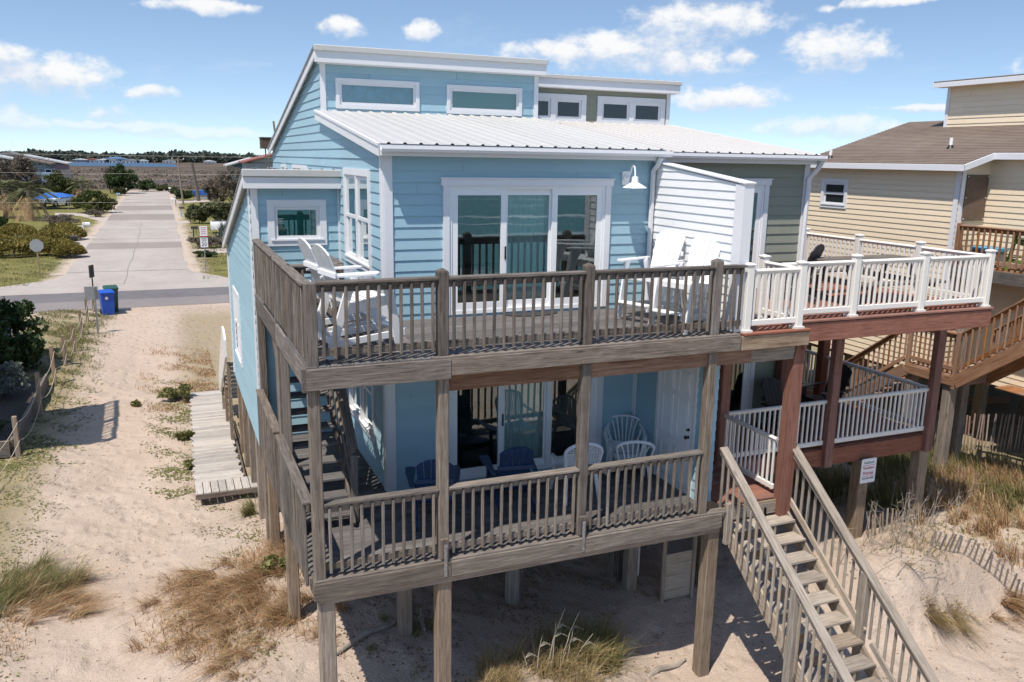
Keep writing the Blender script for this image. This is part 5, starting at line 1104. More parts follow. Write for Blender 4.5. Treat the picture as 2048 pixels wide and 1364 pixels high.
co = thing('cooler', (15.0, 1.75, DZ), 'grey cooler with a bright blue lid on the brown deck', 'cooler'); mb = MB(); mb.box((15.05, 1.75, DZ+.19), (.42, .62, .36)); mb.build('body', 'cooler_grey', co); mb = MB(); mb.box((15.05, 1.75, DZ+.40), (.46, .66, .07)); mb.build('lid', 'cooler_blue', co); mb = MB(); mb.tube([(15.05, 2.05, DZ+.3), (15.05, 2.12, DZ+.75), (15.05, 1.95, DZ+.78)], .015, 6); mb.build('handle', 'metal_dark', co)
# tan shed front glimpsed beyond the stairs
sh = thing('garden_shed', (12.6, 6.4, -2.2), 'small orange-brown plank shed behind the decks', 'shed'); MS = wframe((11.3, 6.4, 0), (1, 0, 0))
wall(sh, MS, [[(0, -2.3), (2.6, -2.3), (2.6, .35), (0, .35)]], [], 'wood_cedar', .2, .012, name='wall', seed=55, piece='board'); mb = MB(); mb.box((12.6, 7.2, .45), (3.2, 2.1, .08)); mb.build('roof', 'rail_dark', sh); mb = MB(); mb.box((12.6, 7.2, -.9), (2.5, 1.5, 2.6)); mb.build('body', 'wood_cedar', sh)
beam('corner_post', (12.35, 6.36, -2.3), (12.35, 6.36, .4), .2, .05, 'wood_pile', sh, (0, 1, 0))

# ---------------------------------------------------------------- neighbour on the left (only its shadow reaches the path)
nh = thing('raised_house', (-12, 14, -2.4), 'raised neighbour house whose deck shades the sand path', 'house')
ZN = 2.9; NX = -7.32; Y0n, Y1n = 10.15, 13.75
mb = MB(); mb.box((-14.6, 16.5, 3.4), (7.6, 9.5, 5.0)); mb.build('wall', 'siding_beige', nh)
mb = MB(); mb.prism([(-18.7, 5.9), (-10.5, 5.9), (-14.6, 7.6)], lambda a, c, d: (a, d, c), 11.4, 21.6); mb.build('roof', 'far_grey', nh)
planks(nh, -12, NX, Y0n, Y1n, ZN, 'y', mat='wood_grey', seed=71, wd=.3); beam('rim_beam', (NX, Y0n, ZN-.16), (NX, Y1n, ZN-.16), .05, .3, 'wood_grey', nh); beam('rim_beam', (-12, Y0n, ZN-.16), (NX, Y0n, ZN-.16), .05, .3, 'wood_grey', nh)
rail(nh, (NX-.03, Y0n, ZN), (NX-.03, Y1n, ZN), 1.0, 'wood_grey', sp=.17, bal=.045); rail(nh, (-12, Y0n+.05, ZN), (NX-.05, Y0n+.05, ZN), 1.0, 'wood_grey', sp=.17)
for y in (Y0n+.05, (Y0n+Y1n)/2, Y1n-.05): beam('post', (NX-.06, y, ZN-.2), (NX-.06, y, ZN+1.05), .1, .1, 'wood_grey', nh, (0, 1, 0))
for x, y in ((-8.6, 10.4), (-8.6, 13.4), (-11.2, 17), (-11.2, 20.6), (-17.6, 12), (-17.6, 20.6)): beam('pile', (x, y, H(x, y)-.5), (x, y, ZN-.2), .22, .22, 'wood_pile', nh, (0, 1, 0), .012)

# ---------------------------------------------------------------- rope fence along the path
FP = [(-6.78, 10.95, 1.08), (-6.72, 14.7, 1.3), (-6.68, 18.2, 1.32), (-6.62, 20.9, 1.15), (-6.55, 23.2, 1.1), (-6.52, 26.6, 1.1), (-6.5, 29.6, 1.1), (-6.42, 32.2, 1.15)]
near_ = ['by the planter corner', 'halfway along the timber planter', 'at the far end of the timber planter', 'in the grass beyond the planter', 'beside the parked dark car', 'before the sign post', 'close to the blue bin', 'behind the rubbish bins']
for i, (x, y, h) in enumerate(FP):
    z = H(x, y); pst = thing('fence_post', (x, y, z), 'brown wooden rope-fence post '+near_[i], 'post', 'rope fence posts')
    beam('post', (x, y, z-.3), (x+.02*math.sin(i*2), y, z+h), .11, .11, 'wood_fencebrown', pst, (0, 1, 0), .01)
rp = thing('rope_fence', (-6.7, 18, -2.2), 'two slack pale ropes strung between the brown posts along the path', 'rope')
for lv in (.86, .42):
    for (a, c) in zip([(-7.3, 7.6, 1.1)]+FP[:-1], FP):
        za, zc = H(a[0], a[1])+a[2]*lv, H(c[0], c[1])+c[2]*lv; pts = []
        for k in range(13): t = k/12; pts.append((a[0]+(c[0]-a[0])*t+.07, a[1]+(c[1]-a[1])*t, za+(zc-za)*t-.32*4*t*(1-t)*(.8 if lv > .5 else .9)))
        mb = MB(); mb.tube(pts, .009, 5); mb.build('rope', 'rope', rp)
pl_ = thing('timber_planter', (-7.5, 14.5, -2.4), 'dark planting bed edged with grey timbers behind the rope fence', 'planter')
for z, a in ((-2.28, .0), (-2.06, .01)):
    beam('edging_timber', (-6.92-a, 11.1, z), (-6.88-a, 18.1, z), .07, .21, 'wood_grey', pl_); beam('edging_timber', (-9.4, 11.15, z), (-6.96, 11.05, z), .07, .21, 'wood_grey', pl_)
mb = MB(); mb.add([(-9.4, 11.1, -2.14), (-6.95, 11.1, -2.14), (-6.9, 18.1, -2.14), (-9.4, 18.1, -2.14)], [(0, 1, 2, 3)]); mb.build('soil', 'planter_soil', pl_)
# bins
def bin_(name, label, x, y, mat, rz, h=1.06, emblem=False):
    t = thing(name, (0, 0, 0), label, 'bin'); mb = MB(); n = 4
    prof = [(0, .23, .26), (.08, .245, .28), (.9, .29, .34), (.93, .31, .36), (.95, .31, .36)]
    V = []; 
    for z, a, c in prof: V += [(-a, -c, z*h), (a, -c, z*h), (a, c, z*h), (-a, c, z*h)]
    F_ = [(i*4+k, i*4+(k+1) % 4, i*4+4+(k+1) % 4, i*4+4+k) for i in range(4) for k in range(4)]+[(3, 2, 1, 0)]; mb.add(V, F_); mb.build('body', mat, t)
    mb = MB(); a, c = .32, .37; mb.add([(-a, -c-.03, .95*h), (a, -c-.03, .95*h), (a, c, .95*h), (-a, c, .95*h), (-a, -c-.03, .985*h), (a, -c-.03, .985*h), (a, c, 1.02*h), (-a, c, 1.02*h), (-a*.75, -c*.7, 1.02*h), (a*.75, -c*.7, 1.02*h), (a*.75, c*.8, 1.05*h), (-a*.75, c*.8, 1.05*h)],
                            [(0, 1, 5, 4), (1, 2, 6, 5), (2, 3, 7, 6), (3, 0, 4, 7), (4, 5, 9, 8), (5, 6, 10, 9), (6, 7, 11, 10), (7, 4, 8, 11), (8, 9, 10, 11), (3, 2, 1, 0)]); mb.build('lid', mat, t)
    for s in (-1, 1):
        mb = MB(); mb.lathe([(0, -.025), (.10, -.025), (.12, -.015), (.12, .015), (.10, .025), (0, .025)], 16, Matrix.Translation((s*.27, .30, .12)) @ Matrix.Rotation(R(90), 4, 'Y')); mb.build('wheel', 'rubber', t, True)
    mb = MB(); mb.tube([(-.2, .42, .93*h), (.2, .42, .93*h)], .018, 6); mb.build('handle', mat, t)
    if emblem: mb = MB(); mb.lathe([(0, 0), (.075, 0), (.075, .004), (0, .005)], 18, Matrix.Translation((-.06, -.345, .75*h)) @ Matrix.Rotation(R(90+4), 4, 'X')); mb.build('emblem', 'sign_white', t)
    place(t, x, y, H(x, y), rz); return t
bin_('recycling_bin', 'bright blue wheeled recycling bin with round white emblem', -5.75, 31.3, 'bin_blue', 12, 1.12, True); bin_('rubbish_bin', 'dark green wheeled bin standing behind the blue one', -5.6, 32.1, 'bin_green', 8, 1.2)
# signs
def signpost(name, label, x, y, h, mat='metal_steel', r=.03): 
    t = thing(name, (x, y, H(x, y) if y < 33 else -2.39), label, 'sign'); z = H(x, y) if y < 33 else -2.39; beam('post', (x, y, z-.2), (x, y, z+h), r*2, r*2, mat, t, (0, 1, 0)); return t, z
t, z = signpost('path_sign', 'blank grey sign back on a slim post beside the blue bin', -5.9, 26.6, 2.05, r=.035); mb = MB(); mb.box((-6.02, 26.65, z+1.78), (.52, .01, .55)); mb.build('plate', 'sign_back', t)
t, z = signpost('road_sign', 'narrow dark sign seen edge-on beyond the bins', -6.5, 34.0+.0, 1.95, 'metal_dark'); mb = MB(); mb.box((0, 0, 0), (.42, .012, .62), Matrix.Translation((-6.5, 33.97, z+1.75)) @ Matrix.Rotation(R(62), 4, 'Z')); mb.build('plate', 'rail_dark', t)
x, y, _ = G(80, 555); t, z = signpost('stop_sign', 'grey back of an octagonal stop sign on the lawn', x, y, 2.35, 'wood_fencebrown', .045)
mb = MB(); mb.prism([(.40*math.cos(R(22.5+45*i)), .40*math.sin(R(22.5+45*i))) for i in range(8)], lambda a, c, d: (x+a, y-.06+d, z+1.95+c), 0, .006); mb.build('octagon_plate', 'sign_back', t)
x, y, _ = G(412, 545); t, z = signpost('speed_sign', 'speed limit 20 sign under a notice on a post across the road', x, y, 2.9)
mb = MB(); mb.box((x, y-.04, z+1.95), (.46, .01, .62)); mb.build('plate', 'sign_white', t); mb = MB(); mb.box((x, y-.04, z+2.68), (.46, .01, .66)); mb.build('plate', 'sign_white', t)
text('20', .34, 'text_black', Matrix.Translation((x, y-.05, z+1.83)) @ Matrix.Rotation(R(90), 4, 'X'), t); text('SPEED\nLIMIT', .13, 'text_black', Matrix.Translation((x, y-.05, z+2.12)) @ Matrix.Rotation(R(90), 4, 'X'), t)
mb = MB()
for k in range(4): mb.box((x, y-.047, z+2.9-k*.13), (.34, .003, .04))
mb.box((x, y-.047, z+2.35), (.46, .003, .05)); mb.build('red_stripe', 'text_red', t)
def mailbox(u, v, label, mat, post='trim_white', arm=False):
    x, y, _ = G(u, v); t = thing('mailbox', (x, y, -2.4), label, 'mailbox'); beam('post', (x, y, -2.6), (x, y, -1.35 if not arm else -1.2), .1, .1, post, t, (0, 1, 0))
    if arm: beam('cross_arm', (x-.4, y, -1.5), (x+.5, y, -1.5), .08, .1, post, t)
    mb = MB(); prof = [(-.11, 0), (.11, 0), (.11, .14)]+[(.11*math.cos(R(a)), .14+.11*math.sin(R(a))) for a in (30, 60, 90, 120, 150)]+[(-.11, .14)]
    mb.prism(prof, lambda a, c, d: (x+d+(.28 if arm else .1), y+a, -1.40+c), -.3, .3); b_ = mb.build('box', mat, t); mb = MB(); mb.box((x+.1, y-.12, -1.2), (.03, .01, .14)); mb.build('flag', 'light_red', t); return t
mailbox(168, 472, 'white mailbox on a white cross-arm post at the lawn edge', 'car_white', arm=True); mailbox(148, 503, 'dark mailbox on a dark post beside the hedge mounds', 'post_black', 'post_black'); mailbox(213, 418, 'white mailbox on a white post beside the big roadside bush', 'car_white')
mailbox(250, 391, 'small white mailbox near the street end, on the lawn side', 'car_white'); mailbox(236, 402, 'pale blue mailbox by the far bushes', 'far_blue'); mailbox(388, 480, 'black mailbox by the dry shrub bed across the street', 'post_black', 'post_black')
mailbox(363, 434, 'dark mailbox on a blue-grey post across the street', 'post_black', 'far_blue'); mailbox(352, 412, 'dark mailbox on a dark post near the utility pole', 'post_black', 'post_black'); mailbox(346, 414, 'white mailbox leaning on a white post near the utility pole', 'car_white'); mailbox(340, 388, 'white mailbox at the far street corner', 'car_white')
# utility pole and wires
x, y, _ = G(363, 381); up_ = thing('utility_pole', (x, y, -2.4), 'tall grey utility pole with a crossarm near the street end', 'pole'); mb = MB(); mb.tube([(x, y, -2.6), (x-.3, y, 4.2)], [.19, .14], 8); mb.build('pole', 'wood_pile', up_); beam('crossarm', (x-1.5, y, 3.9), (x+.9, y, 3.9), .1, .12, 'wood_pile', up_)
for dx in (-1.4, -.3, .8): mb = MB(); mb.lathe([(0, 0), (.09, 0), (.09, .2), (0, .25)], 8, Matrix.Translation((x+dx, y, 3.98))); mb.build('insulator', 'sign_white', up_)
x, y, _ = G(367, 410); u2 = thing('utility_pole', (x, y, -2.4), 'second bare utility pole just behind the first', 'pole'); mb = MB(); mb.tube([(x, y, -2.6), (x-.3, y, 2.4)], [.16, .12], 8); mb.build('pole', 'wood_pile', u2)
for i, (z, lb) in enumerate(((5.0, 'topmost thin wire across the side street'), (4.02, 'second thin wire across the side street'), (2.45, 'lowest thin wire across the side street'))):
    mb = MB(); mb.tube([(-80+k*8, 39.4, z+.0004*(k*8-80+5)**2) for k in range(21)], .009, 4); tag(mb.build('power_line', 'wire_pale'), lb, 'wire')
# ---------------------------------------------------------------- cars
def car(name, label, x, y, rz, paintmat, kind='suv'):
    t = thing(name, (0, 0, 0), label, 'car' if kind == 'suv' else 'truck'); st = {
        'suv': [(-2.3, .45, .75, .75, .80, .80), (-2.2, .35, .95, .98, .88, .86), (-1.3, .3, 1.02, 1.08, .92, .80), (-.75, .3, 1.05, 1.12, .93, .78), (-.05, .3, 1.05, 1.62, .94, .66), (.9, .3, 1.07, 1.70, .94, .68), (1.85, .3, 1.08, 1.66, .93, .66), (2.2, .35, 1.05, 1.12, .90, .82), (2.32, .45, .9, .95, .84, .80)],
        'pickup': [(-2.7, .5, .8, .82, .82, .8), (-2.6, .38, 1.0, 1.02, .92, .88), (-1.6, .35, 1.08, 1.14, .95, .82), (-1.1, .35, 1.1, 1.18, .95, .78), (-.5, .35, 1.12, 1.78, .96, .68), (.5, .35, 1.12, 1.78, .96, .68), (.75, .35, 1.12, 1.16, .96, .9), (2.7, .4, 1.12, 1.16, .95, .92), (2.78, .5, 1.05, 1.1, .92, .9)]}[kind]
    V = []; 
    for (xx, zb, zm, zt_, wm, wt) in st: V += [(xx, -wm*.96, zb), (xx, -wm, (zb+zm)/2), (xx, -wm*.985, zm), (xx, -wt, zt_), (xx, wt, zt_), (xx, wm*.985, zm), (xx, wm, (zb+zm)/2), (xx, wm*.96, zb)]
    F_, mi = [], []
    for i in range(len(st)-1):
        for k in range(8):
            F_.append((i*8+k, i*8+(k+1) % 8, (i+1)*8+(k+1) % 8, (i+1)*8+k)); tall = max(st[i][3]-st[i][2], st[i+1][3]-st[i+1][2]) > .3; slope = abs(st[i][3]-st[i+1][3]) > .3
            mi.append(1 if (tall and k in (2, 4)) or (slope and k == 3) else 0)
    mb = MB(); mb.V = V; mb.F = F_+[tuple(range(8)), tuple(range((len(st)-1)*8, len(st)*8))[::-1]]; mb.mi = mi+[0, 0]; mb.build('body', [paintmat, 'car_glass'], t, True)
    L = st[-1][0]
    for wx in (-L*.6, L*.58):
        for s in (-1, 1):
            M_ = Matrix.Translation((wx, s*.86, .36)) @ Matrix.Rotation(R(90), 4, 'X'); mb = MB(); mb.lathe([(.2, -.12), (.33, -.12), (.36, -.09), (.36, .09), (.33, .12), (.2, .12)], 22, M_); wh = mb.build('wheel', 'rubber', t, True)
            mb = MB(); mb.lathe([(0, -.125), (.07, -.12), (.21, -.115), (.22, -.10), (.22, .10), (.21, .115), (.07, .12), (0, .125)], 14, M_); mb.build('rim', 'rim_metal', wh, True)
            mb = MB(); mb.lathe([(.37, -.13), (.43, -.13), (.43, .13), (.37, .13)], 20, M_); mb.build('wheel_arch', 'rubber', t)
    for s in (-1, 1):
        mb = MB(); mb.box((L-.06, s*.78, .95), (.12, .16, .22)); mb.build('tail_light', 'light_red', t); mb = MB(); mb.box((-L+.1, s*.66, .8), (.12, .3, .14)); mb.build('headlight', 'sign_white', t)
        mb = MB(); mb.box((-.55, s*1.02, 1.12), (.1, .16, .13)); mb.build('mirror', paintmat, t)
    mb = MB(); mb.box((L, 0, .55), (.1, 1.7, .22)); mb.build('bumper', 'post_black', t); mb = MB(); mb.box((-L, 0, .52), (.1, 1.6, .22)); mb.build('bumper', 'post_black', t)
    if kind == 'pickup': mb = MB(); mb.box((1.75, 0, 1.15), (1.85, 1.6, .04)); mb.build('bed_cover', 'post_black', t)
    place(t, x, y, -2.39 if y > 33 else H(x, y), rz); return t
a = G(112, 412); car('parked_car', 'white SUV parked behind the palms across the road', a.x, a.y, 62, 'car_white')
car('parked_car', 'dark purple SUV parked behind the leafy bush by the rope fence', -9.5, 23.6, 96, 'car_dark')
a = G(452, 466); car('parked_truck', 'white pickup truck parked across the street behind agaves', a.x+1.4, a.y, 176, 'car_white', 'pickup')
# ---------------------------------------------------------------- far houses
def farhouse(label, x, y, w_, d, h0, h1, mw, mr, rise=.2, z0=-2.4, pil=True, gable=False, flip=1):
    t = thing('distant_house', (x, y, z0), label, 'house'); mb = MB(); mb.box((x, y, z0+(h0+h1)/2), (w_, d, h1-h0)); wl = mb.build('wall', mw, t); r_ = w_*rise
    mb = MB(); k_ = flip
    if not gable: mb.prism([(k_*(-w_/2-.5), h1+r_), (k_*(w_/2+.6), h1-.1), (k_*(w_/2+.6), h1+.12), (k_*(-w_/2-.5), h1+r_+.22)], lambda a, c, dd: (x+a, y+dd, z0+c), -d/2-.5, d/2+.5)
    else: mb.prism([(-w_/2-.6, h1-.1), (w_/2+.6, h1-.1), (0, h1+r_)], lambda a, c, dd: (x+a, y+dd, z0+c), -d/2-.5, d/2+.5)
    mb.build('roof', mr, t)
    if not gable: mb = MB(); mb.prism([(-k_*w_/2, h1-.1), (k_*w_/2, h1-.1), (-k_*w_/2, h1+r_*.95)], lambda a, c, dd: (x+a, y+dd, z0+c), -d/2, d/2); mb.build('gable_wall', mw, t)
    for k in range(max(2, int(w_/2.6))):
        mb = MB(); mb.box((x-w_/2+1.2+k*2.5, y-d/2-.03, z0+h1-1.4), (1.0, .06, 1.2)); f = mb.build('window', 'trim_white', t); mb = MB(); mb.box((x-w_/2+1.2+k*2.5, y-d/2-.05, z0+h1-1.4), (.82, .06, 1.02)); mb.build('pane', 'car_glass', f)
    if pil:
        for k in (-1, 0, 1):
            mb = MB(); mb.box((x+k*w_*.42, y-d*.4, z0+h0/2), (.3, .3, h0)); mb.build('pile', 'bark', t)
    return t
def atd(u, y):       # x of the image column u at distance y
    D = RAY(u, 320); return CAM.x+D.x*(y-CAM.y)/D.y
t = farhouse('tall mauve house with a long white shed roof beyond the scrub', atd(96, 160), 160, 5.8, 8, 2.6, 5.45, 'mauve', 'roof_white', .22)
mb = MB(); mb.box((atd(122, 155), 155, 1.2), (3, 2, 1.6)); mb.build('porch', 'shake_grey', t)
t = farhouse('grey-blue house with brown shed roof beside the mauve one', atd(74, 150), 150, 3.6, 7, 2.6, 5.5, 'teal_wall', 'shingle', .24); mb = MB(); mb.box((atd(90, 145), 145, 1.0), (2.6, 2.0, 1.5)); mb.build('porch', 'far_blue', t)
farhouse('low white-roofed house glimpsed at the edge of the scrub', atd(2, 150), 150, 3.4, 7, 2.6, 6.2, 'far_grey', 'roof_white', .22); farhouse('small grey gabled house between the far roofs', atd(21, 165), 165, 3.2, 6, 3, 6.8, 'far_grey', 'shake_grey', .2, gable=True)
farhouse('grey house with white shed roof across the street', atd(476, 150), 150, 3.4, 8, .5, 5.6, 'teal_wall', 'roof_white', .36, flip=-1); farhouse('red-roofed house beyond the annex roof', atd(520, 138), 138, 5.2, 8, 2.0, 6.3, 'far_grey', 'far_red', .3, flip=-1)
tx = atd(535, 95); t = thing('lookout_tower', (tx, 95, -2.4), 'dark timber lookout box on stilts behind the annex roof', 'tower'); mb = MB(); mb.box((tx+.6, 95, 6.55), (2.6, 2.4, 1.3)); mb.build('cabin', 'rail_dark', t); mb = MB(); mb.box((tx+.6, 95, 7.22), (2.8, 2.6, .08)); mb.build('roof', 'shake_grey', t)
for dx in (-.3, .05, 1.4): beam('stilt', (tx+dx, 94, -2.5), (tx+dx, 94, 6.0), .14, .14, 'wood_grey', t, (0, 1, 0))
beam('flag_pole', (tx+1.2, 95, 6), (tx+.9, 95, 9.2), .22, .22, 'wood_pile', t, (0, 1, 0))
shore = [(205, 690, 9, 'far_white', 'far_white'), (352//2+8, 700, 12, 'far_white', 'far_red'), (232, 700, 16, 'far_blue', 'far_blue'), (160, 690, 9, 'far_grey', 'far_white'), (262, 690, 12, 'far_white', 'far_grey'), (285, 690, 8, 'far_white', 'far_white'), (222, 690, 8, 'far_white', 'far_grey'), (420, 700, 9, 'far_white', 'far_white'), (338, 715, 10, 'far_white', 'far_grey')]
nm = ['white cottage on the far shore beside the red-roofed hall', 'white hall with red roof on the far shore', 'big pale blue boathouse on the far shore', 'grey cottage at the left end of the far shore row', 'white cottage right of the blue boathouse', 'low white shed at the end of the far shore row', 'white cottage left of the blue boathouse', 'small white building on the wooded shore near the water tower side', 'lone pale building under the far trees']
for (u, y, w_, mw, mr), lb in zip(shore, nm): farhouse(lb, atd(u, y), y, w_, 8, 0, 1.9 if mw != 'far_blue' else 3.0, mw, mr, .09, -2.4, False, True)
cx_ = atd(95, 116); cv = thing('blue_canopy', (cx_, 116, -2.4), 'bright blue tarpaulin canopy among the trees', 'canopy'); mb = MB(); mb.add([(cx_-2.4, 114, -1.15), (cx_+2.2, 114, -.75), (cx_+2.8, 118, -.75), (cx_-2, 118, -1.1), (cx_-.4, 116, -.15), (cx_+1.4, 116, -.3)], [(0, 1, 5, 4), (1, 2, 5), (2, 3, 4, 5), (3, 0, 4)]); mb.build('tarp', 'tarp_blue', cv)
for dx in (-2.3, 2.1): beam('pole', (cx_+dx, 114.1, -2.5), (cx_+dx, 114.1, -.9), .06, .06, 'metal_steel', cv, (0, 1, 0))
x, y, _ = G(400, 399); bt = thing('covered_boat', (x, y, -2.4), 'boat under a blue cover on a trailer across the street', 'boat'); mb = MB(); mb.prism([(-1.4, .75), (1.4, .8), (1.4, 2.1), (1.15, 2.1), (1.0, 1.55), (-1.3, 1.5)], lambda a, c, d: (x+a, y+d, -2.4+c), -.9, .9); mb.build('cover', 'tarp_blue', bt); mb = MB(); mb.prism([(-1.3, .8), (1.3, .85), (1.2, .2), (-.7, .15)], lambda a, c, d: (x+a, y+d, -2.4+c), -.8, .8); mb.build('hull', 'far_grey', bt)

# ---------------------------------------------------------------- plants
def px(u, v, z=None):
    g_ = G(u, v, -2.3)
    for _ in range(4): g_ = G(u, v, H(g_.x, g_.y))
    return g_.x, g_.y
def hz(P): return hgt_np(P[:, 0], P[:, 1])
def clump(label, u, v, r, n, hgt, mat, lean=.9, spread=.55, seed=1, wd=.006, wind=(.55, .1), ry=None, cat='grass', xy=None, extra=None):
    rg = np.random.default_rng(seed); x, y = xy or px(u, v); k = max(5, n//70); cc = rg.normal(size=(k, 2))*np.array([r, ry or r])*.5; i = rg.integers(0, k, n)
    P = np.zeros((n, 3)); P[:, :2] = np.array([x, y])+cc[i]+rg.normal(size=(n, 2))*.035*(1+r); gp = np.sin(P[:, 0]*4.3+2*np.sin(P[:, 1]*2.1+seed))*np.sin(P[:, 1]*3.7+1.5*np.sin(P[:, 0]*2.9))+.5*np.sin(P[:, 0]*9.7+P[:, 1]*8.1); P = P[gp > -.38]; n = len(P); P[:, 2] = hz(P)-.02
    o = blades('grass_clump', mat, P, hgt*(.25+.95*rg.beta(1.6, 2.0, n)), lean, wd, 3, wind, None, spread, seed); return tag(o, label, cat, 'dune grass clumps')
W1 = (-.75, -.45)
clump('broad russet dune grass patch left of the corner pile', 500, 1180, 1.3, 5200, .44, 'grass_dry', 1.0, .7, 1, .0058, W1, .9)
clump('russet windswept tussock on the path side of the big patch', 388, 1160, .65, 1400, .42, 'grass_dry', 1.3, .6, 2, .0058, W1)
clump('russet windswept tussock nearest the trodden sand', 425, 1262, .7, 1500, .42, 'grass_dry', 1.3, .6, 3, .0058, W1)
clump('dry tan tussock between the deck piles', 585, 1230, .75, 2200, .46, 'grass_dry', .8, .6, 4, .0058, W1)
clump('thin russet tussock trailing below the big patch', 500, 1310, .6, 1200, .35, 'grass_dry', 1.3, .7, 5, .0058, W1)
clump('olive-tipped tussock under the annex deck corner', 570, 1110, .55, 1500, .38, 'grass_dry', .8, .7, 6, .0058, W1)
clump('green tufts at the end of the boardwalk', 505, 1022, .35, 550, .42, 'grass_olive', .6, .7, 7, .007, W1)
clump('green tuft between the boardwalk and the pile', 555, 1000, .2, 250, .35, 'grass_olive', .6, .7, 17, .007, W1)
clump('dark olive grass mass at the left edge of the path', 40, 1190, .75, 3800, .55, 'grass_olive', .9, .6, 8, .006, (.7, .1))
clump('trailing brown grass beside the olive mass', 120, 1220, .7, 2200, .4, 'grass_dry', 1.4, .6, 9, .005, (.9, -.1))
clump('tall straw and green dune grass clump in front of the deck', 1160, 1312, .75, 5200, .62, 'grass_olive', .5, .65, 10, .006, (.5, .1), .45)
clump('straw blades mixed into the front grass clump', 1110, 1330, .8, 3600, .6, 'grass_straw', .7, 1.0, 13, .005, (.3, -.1), .45)
clump('straw dune grass spreading beside the second pile', 985, 1352, .4, 2000, .40, 'grass_straw', .6, .9, 11, .005, (.3, .1))
clump('shaded thin grass under the grey deck', 840, 1290, .8, 700, .16, 'grass_olive', .6, .9, 12, .005, (.3, .1), .9)
for i, (u, v, r, n, h_, mt, lb) in enumerate([(1905, 990, 1.0, 2600, .6, 'grass_dry', 'olive dune grass bank below the red deck'), (2010, 1000, 1.1, 2600, .6, 'grass_olive', 'olive dune grass bank before the sand fence'), (1790, 960, .8, 1500, .6, 'grass_olive', 'dark grass in the shade behind the sign pile'),
        (1985, 1060, .9, 1600, .5, 'grass_dry', 'olive grass above the leaning fence'), (2040, 950, 1.0, 1400, .5, 'grass_olive', 'pale grass by the reddish fence'), (1860, 1010, .9, 1800, .6, 'grass_dry', 'russet grass between the red deck piles'), (1830, 945, .9, 2400, .75, 'grass_olive', 'tall dark grass right behind the sign pile'), (1940, 945, 1.0, 2600, .65, 'grass_olive', 'olive grass in front of the beige house piles'), (1990, 970, 1.0, 2600, .6, 'grass_dry', 'dense olive grass beside the second red deck pile'), (1790, 930, .8, 1600, .7, 'grass_olive', 'shaded grass under the red deck floor'), (1655, 985, .7, 1800, .7, 'grass_olive', 'dark grass in deep shade behind the beach stairs'), (1760, 1000, .6, 1500, .6, 'grass_olive', 'dark grass around the sign pile foot')]):
    clump(lb, u, v, r, n, h_, mt, .6, .6, 20+i, .008, (-.3, .1), .7)
clump('fallen straw grass hanging over the sand scarp', 1900, 1195, .75, 1500, .42, 'grass_straw', 1.4, .5, 30, .006, (-.4, -1.0), .2)
clump('straw roots trailing down the scarp', 1790, 1205, .3, 350, .45, 'grass_straw', 1.5, .5, 31, .006, (-.2, -1.1), .15)
clump('dry straw mat at the right end of the scarp', 2020, 1215, .5, 1100, .45, 'grass_dry', 1.4, .5, 32, .006, (-.3, -1.0), .2)
clump('brown dead blades mixed through the olive mass', 50, 1200, .8, 1600, .5, 'grass_dry', 1.0, .7, 18, .006, (.8, 0))
# dead weed stems
def stems(label, u, v, n, hgt, spread, seed, mat='grass_straw', r=.4, wind=(.6, .0)):
    rg = np.random.default_rng(seed); x, y = px(u, v); t = thing('dead_weeds', (x, y, H(x, y)), label, 'weeds'); mb = MB()
    for i in range(n):
        a = Vector((x+rg.normal()*r, y+rg.normal()*r*.6, 0)); a.z = H(a.x, a.y); d = Vector((rg.normal()*spread+wind[0], rg.normal()*spread+wind[1], 1)).normalized()*hgt*rg.uniform(.6, 1.1); m_ = a+d*.5+Vector((0, 0, .03)); e = a+d
        mb.tube([a, m_, e], [.006, .005, .003], 4)
        for j in range(5):
            s = m_.lerp(e, rg.uniform(0, 1)); f = s+Vector(tuple(rg.normal(size=3)*.09))+d*.08; mb.tube([s, f], [.004, .002], 3)
    mb.build('stem', 'twig' if mat == 'twig' else 'drift', t); return t
stems('tangle of tall dead weed stalks on the sand bank', 1790, 1085, 26, .85, .3, 41, r=.45, wind=(.35, .1)); stems('dead weed stalks leaning beside the red deck pile', 1870, 1050, 22, .9, .3, 42, r=.5, wind=(.4, .1)); stems('low dead twigs along the bank top', 1850, 1120, 20, .5, .7, 43, r=.6)
def reeds(label, u, v, hs, seed):
    rg = np.random.default_rng(seed); x, y = px(u, v); t = thing('sea_oats', (x, y, H(x, y)), label, 'grass')
    for (dx, h_, lx) in hs:
        mb = MB(); a = Vector((x+dx, y, H(x+dx, y))); pts = [a+Vector((lx*h_*s**1.7, rg.normal()*.01, h_*(s-.12*s*s))) for s in np.linspace(0, 1, 7)]; mb.tube(pts, [.008, .008, .007, .006, .005, .004, .003], 4)
        for k in range(3): s = pts[4]; e = s+Vector((.12+.05*k, 0, .05-.04*k)); mb.tube([s, (s+e)/2+Vector((0, 0, .05)), e], .003, 3)
        mb.build('stalk', 'rope', t)
reeds('tall pale sea oat stalks rising from the front grass clump', 1110, 1345, [(-.3, .75, .1), (-.12, 1.15, .22), (-.05, .95, .05), (.1, 1.1, .25), (.3, .65, .5), (-.45, .5, -.2), (.2, .8, .1)], 44)
